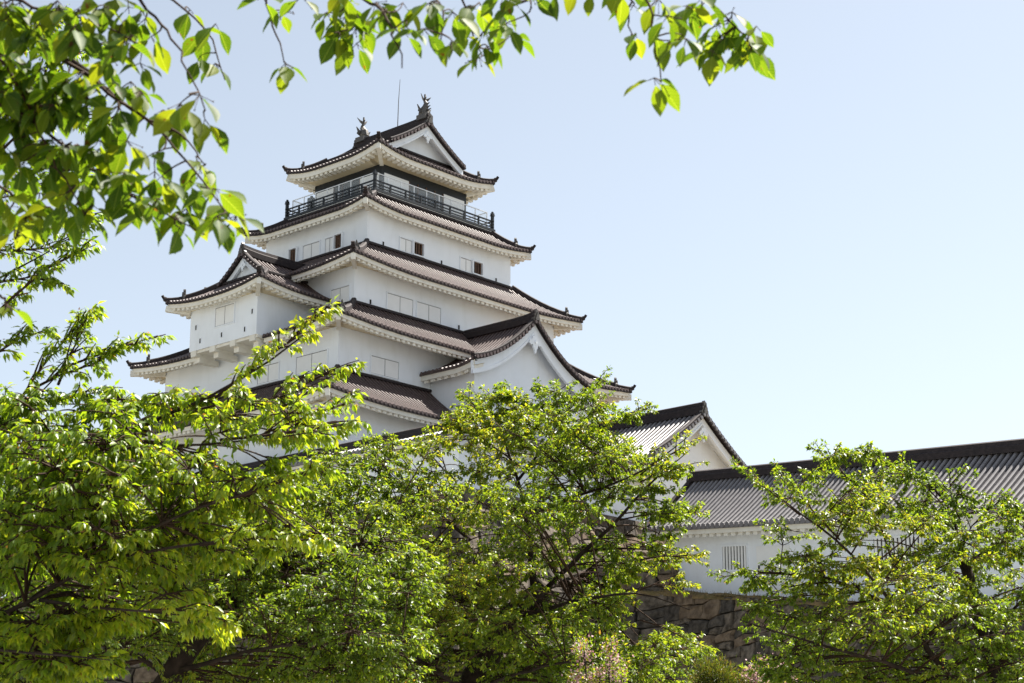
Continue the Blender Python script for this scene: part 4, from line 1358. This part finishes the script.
# --- overhanging branches of the nearest tree (trunk outside the view, at the left)
rng = np.random.default_rng(21)
nb = np.array([-3.6, 3.4, 0.0])
near = thing('cherry_tree', tuple(nb), 0, 'nearest cherry tree, its large leaves and thin branches hanging across the top of the view', 'tree', 'cherry trees')
YN = 4.3
limbN = [
    ([nb, nb + [.1, 0, 1.4], nb + [.3, .1, 2.4], nb + [.8, .3, 3.3], nb + [1.6, .6, 3.75]], .16, .06),
    ([nb + [1.0, .4, 3.45], at(-220, -130, YN), at(-80, -40, YN), at(0, 12, YN), at(35, 36, YN), at(62, 60, YN), at(95, 78, YN)], .035, .009),
    ([nb + [1.6, .6, 3.75], at(60, -160, 4.2), at(300, -110, 4.3), at(560, -80, 4.4), at(740, -60, 4.4)], .05, .012),
]
for k, (pts, r0, r1) in enumerate(limbN):
    p = smooth_path(pts, jit=.006, rng=rng)
    mb = MB(); mb.tube(p - nb, np.linspace(r0, r1, len(p)), 10)
    mb.build('trunk' if k == 0 else 'limb', M['bark'], near, smooth=True)
twN = MB()
branches = [
    [(62, 60), (95, 78), (120, 105), (160, 125), (175, 150), (200, 175), (235, 225)],
    [(95, 78), (140, 118), (180, 130), (205, 165)],
    [(-40, 90), (20, 110), (70, 150), (110, 185), (160, 210), (205, 235)],
    [(-40, 20), (10, 70), (40, 130), (70, 190), (85, 215)],
    [(-40, 160), (0, 185), (30, 215), (15, 240)],
    [(60, -100), (120, -40), (170, 0), (200, 20), (215, 45), (225, 80)],
    [(200, -80), (262, -20), (275, 30), (284, 62)],
    [(260, -80), (330, -20), (355, 15), (372, 40)],
    [(400, -90), (455, -25), (470, 30), (482, 55)],
    [(400, -90), (430, -20), (445, 15), (440, 45)],
    [(520, -85), (545, -30), (530, 0)],
    [(600, -75), (640, -25), (652, 15), (656, 60), (661, 82)],
    [(660, -70), (690, -20), (715, 8), (738, 28), (752, 48)],
    [(620, -70), (630, -20), (628, 20), (630, 40)],
    [(330, -20), (385, 10), (398, 50), (402, 68)],
    [(-30, -20), (40, 10), (90, 20), (130, 40)],
    [(80, -60), (150, 10), (185, 60), (205, 110)],
    [(-30, 300), (0, 295), (12, 310)],
]
bp = []
for q in branches:
    dy = rng.uniform(-.35, .35)
    y_ = [YN + dy * min(1, i / 2) for i in range(len(q))]
    p = smooth_path([at(u, v, y) for (u, v), y in zip(q, y_)], n=18, jit=.003, rng=rng)
    twN.tube(p - nb, np.linspace(.006, .0016, len(p)), 5)
    bp.append(p)
BP = np.concatenate(bp)
# rosettes: (u, v, leaves, spread)
ros = [(10, 15, 6), (35, 30, 6), (60, 10, 5), (75, 40, 6), (95, 15, 4), (115, 5, 3), (20, 60, 6), (45, 75, 7), (70, 85, 6), (100, 70, 5), (130, 15, 4), (150, 28, 4), (128, 50, 4), (5, 95, 6), (30, 105, 7), (60, 115, 7), (88, 108, 6),
       (140, 70, 4), (150, 45, 3), (112, 125, 6), (10, 130, 6), (40, 145, 7), (70, 150, 7), (100, 155, 6), (130, 150, 5), (180, 115, 4), (175, 135, 5), (200, 128, 4), (195, 100, 2), (20, 170, 5), (50, 180, 6), (85, 185, 6), (120, 180, 6),
       (150, 180, 4), (60, 210, 3), (90, 212, 3), (130, 200, 5), (160, 205, 6), (185, 215, 5), (210, 195, 5), (225, 210, 5), (205, 170, 4), (190, 185, 4), (215, 225, 5), (232, 222, 4), (180, 232, 3), (150, 220, 3), (5, 200, 4), (5, 310, 3), (12, 240, 2),
       (0, 40, 5), (0, 70, 5), (120, 90, 4), (145, 100, 3), (50, 50, 5), (0, 150, 5), (155, 165, 3),
       (188, 18, 3), (205, 40, 3), (198, 62, 2), (215, 72, 3), (262, 8, 3), (284, 22, 2), (281, 68, 4), (305, 8, 2), (330, 20, 5), (345, 8, 5), (340, 42, 5), (360, 28, 5), (372, 8, 4), (352, 50, 3), (385, 15, 3), (398, 8, 2), (400, 40, 2),
       (432, 8, 4), (425, 38, 3), (450, 22, 5), (470, 12, 4), (448, 45, 3), (478, 40, 5), (490, 55, 4), (500, 15, 4), (512, 40, 3), (482, 68, 2), (505, 5, 3), (528, 0, 2), (560, -2, 3), (590, -4, 2),
       (620, 0, 2), (632, 12, 3), (636, 40, 3), (655, 85, 4), (662, 5, 4), (670, 25, 4), (655, 40, 2), (690, 15, 5), (700, 40, 5), (715, 28, 5), (725, 45, 4), (735, 20, 5), (742, 50, 4), (750, 38, 3), (712, 55, 3), (680, 45, 3), (752, 62, 2)]
LB, LD, LN, LS = [], [], [], []
ros += [(u + rng.uniform(-14, 14), v + rng.uniform(-12, 12), k) for u, v, k in ros if u < 245 and v < 230 and rng.random() < (.95 if u < 130 else .45)] + [(u + rng.uniform(-12, 12), v + rng.uniform(-10, 6), k) for u, v, k in ros if 300 < u < 770 and v < 60 and rng.random() < (.75 if u < 540 else .4)]
ros += [(rng.uniform(-10, 70), rng.uniform(0, 235), 5) for _ in range(26)]
for u, v, k in ros:
    uu, vv = u + rng.uniform(-5, 5), v - 8 + rng.uniform(-4, 4)
    j = int(np.argmin([(p[1] * 0 + (q - at(uu, vv, q[1])) @ (q - at(uu, vv, q[1]))) for p, q in zip(BP, BP)]))
    a = BP[j]
    c = at(uu, vv, a[1] + rng.uniform(-.12, .12))
    dist = np.linalg.norm(c - a)
    path = smooth_path([a, (a + c) / 2 + rng.normal(0, .12 * dist, 3), c], n=6)
    twN.tube(path - nb, np.linspace(.0026, .0014, 6), 4)
    ph = rng.uniform(0, 6.28)
    for i in range(k):
        an = ph + i * 2.4 + rng.normal(0, .3)
        d = np.array([math.cos(an), math.sin(an), -rng.uniform(.35, 1.6)])
        d /= np.linalg.norm(d)
        nn = np.array([math.cos(an) * .6, math.sin(an) * .6, .8]) + rng.normal(0, .35, 3)
        pet = c + d * .018
        twN.tube(np.array([c, pet]) - nb, [.0012, .001], 4, cap=False)
        LB.append(pet); LD.append(d); LN.append(nn); LS.append(rng.uniform(.050, .090))
    if rng.random() < .5:   # a few spent flower stalks
        for i in range(3):
            d = rng.normal(0, 1, 3); d[2] = -abs(d[2]); d /= np.linalg.norm(d)
            e = c + d * rng.uniform(.02, .04)
            twN.tube(np.array([c, e, e + d * .005]) - nb, [.0008, .0008, .0025], 4)
twN.build('twigs', M['twig'], near, smooth=True)
LB, LD, LN, LS = (np.array(q) for q in (LB, LD, LN, LS))
tn = np.clip(rng.beta(1.6, 2.0, len(LB)), 0, .86)
leaf_mesh('crown', LB - nb, LD, LN, LS, LS * .56, tn, LEAF_NEAR, near, fine=True, droop=.15, fold=.22)
total += len(LB)


# --- shrubs in front of the stone wall
def shrub(name, label, c, r, n, size, mats, seed, cat, stems=7, flat=.8, clump=24, group=None, petals=0):
    rng = np.random.default_rng(seed)
    c = np.array(c, float)
    loc = np.array([c[0], c[1], 0.0])
    root = thing(name, tuple(loc), 0, label, cat, group)
    mb = MB()
    cl_ = []
    for i in range(clump):
        d = rng.normal(0, 1, 3); d /= np.linalg.norm(d)
        cl_.append(c + d * np.array([r, r, r * flat]) * rng.uniform(.5, .95))
    for p in cl_:
        mid = np.array([c[0] + (p[0] - c[0]) * .3, c[1] + (p[1] - c[1]) * .3, c[2] * .55])
        mb.tube(smooth_path([loc, mid, p], n=9, jit=.02, rng=rng) - loc, np.linspace(.035, .006, 9), 5)
    mb.build('stem', M['bark'], root, smooth=True)
    cl_ = np.array(cl_)
    k = rng.integers(0, clump, n)
    P = cl_[k] + rng.normal(0, r * .17, (n, 3))
    out = P - c
    out /= np.linalg.norm(out, axis=1, keepdims=True)
    D = out + rng.normal(0, .6, (n, 3)) + np.array([0, 0, .3])
    N = np.array([0, 0, .8]) + rng.normal(0, .5, (n, 3))
    ln = size * rng.uniform(.6, 1.2, n)
    leaf_mesh('foliage', P - loc, D, N, ln, ln * (.4 if mats[0] is not LEAF_BUSH else .12), rng.random(n), mats[0], root)
    if petals:
        k = rng.integers(0, clump, petals)
        sel = cl_[k] + rng.normal(0, r * .13, (petals, 3)) 
        ln = size * .55 * rng.uniform(.7, 1.2, petals)
        leaf_mesh('blossom', sel - loc, rng.normal(0, 1, (petals, 3)), rng.normal(0, 1, (petals, 3)), ln, ln * .9, rng.random(petals), mats[1], root)


shrub('flowering_bush', 'pink blossoming bush under the middle cherry tree', at(598, 668, 22.4), .42, 1500, .06, (LEAF_MID, PETAL), 71, 'bush', flat=.9, group='pink blossoming bushes', petals=1000)
shrub('flowering_bush', 'pink blossoming bush at the foot of the stone wall, left of the right hand tree', at(768, 679, 27), .46, 900, .06, (LEAF_MID, PETAL), 72, 'bush', flat=.7, group='pink blossoming bushes', petals=1700)
shrub('rounded_bush', 'small rounded bush with rusty green needles below the stone wall\'s corner', at(716, 690, 27), .48, 9000, .09, (LEAF_BUSH,), 73, 'bush', flat=.85, clump=40)
print('leaves', total)
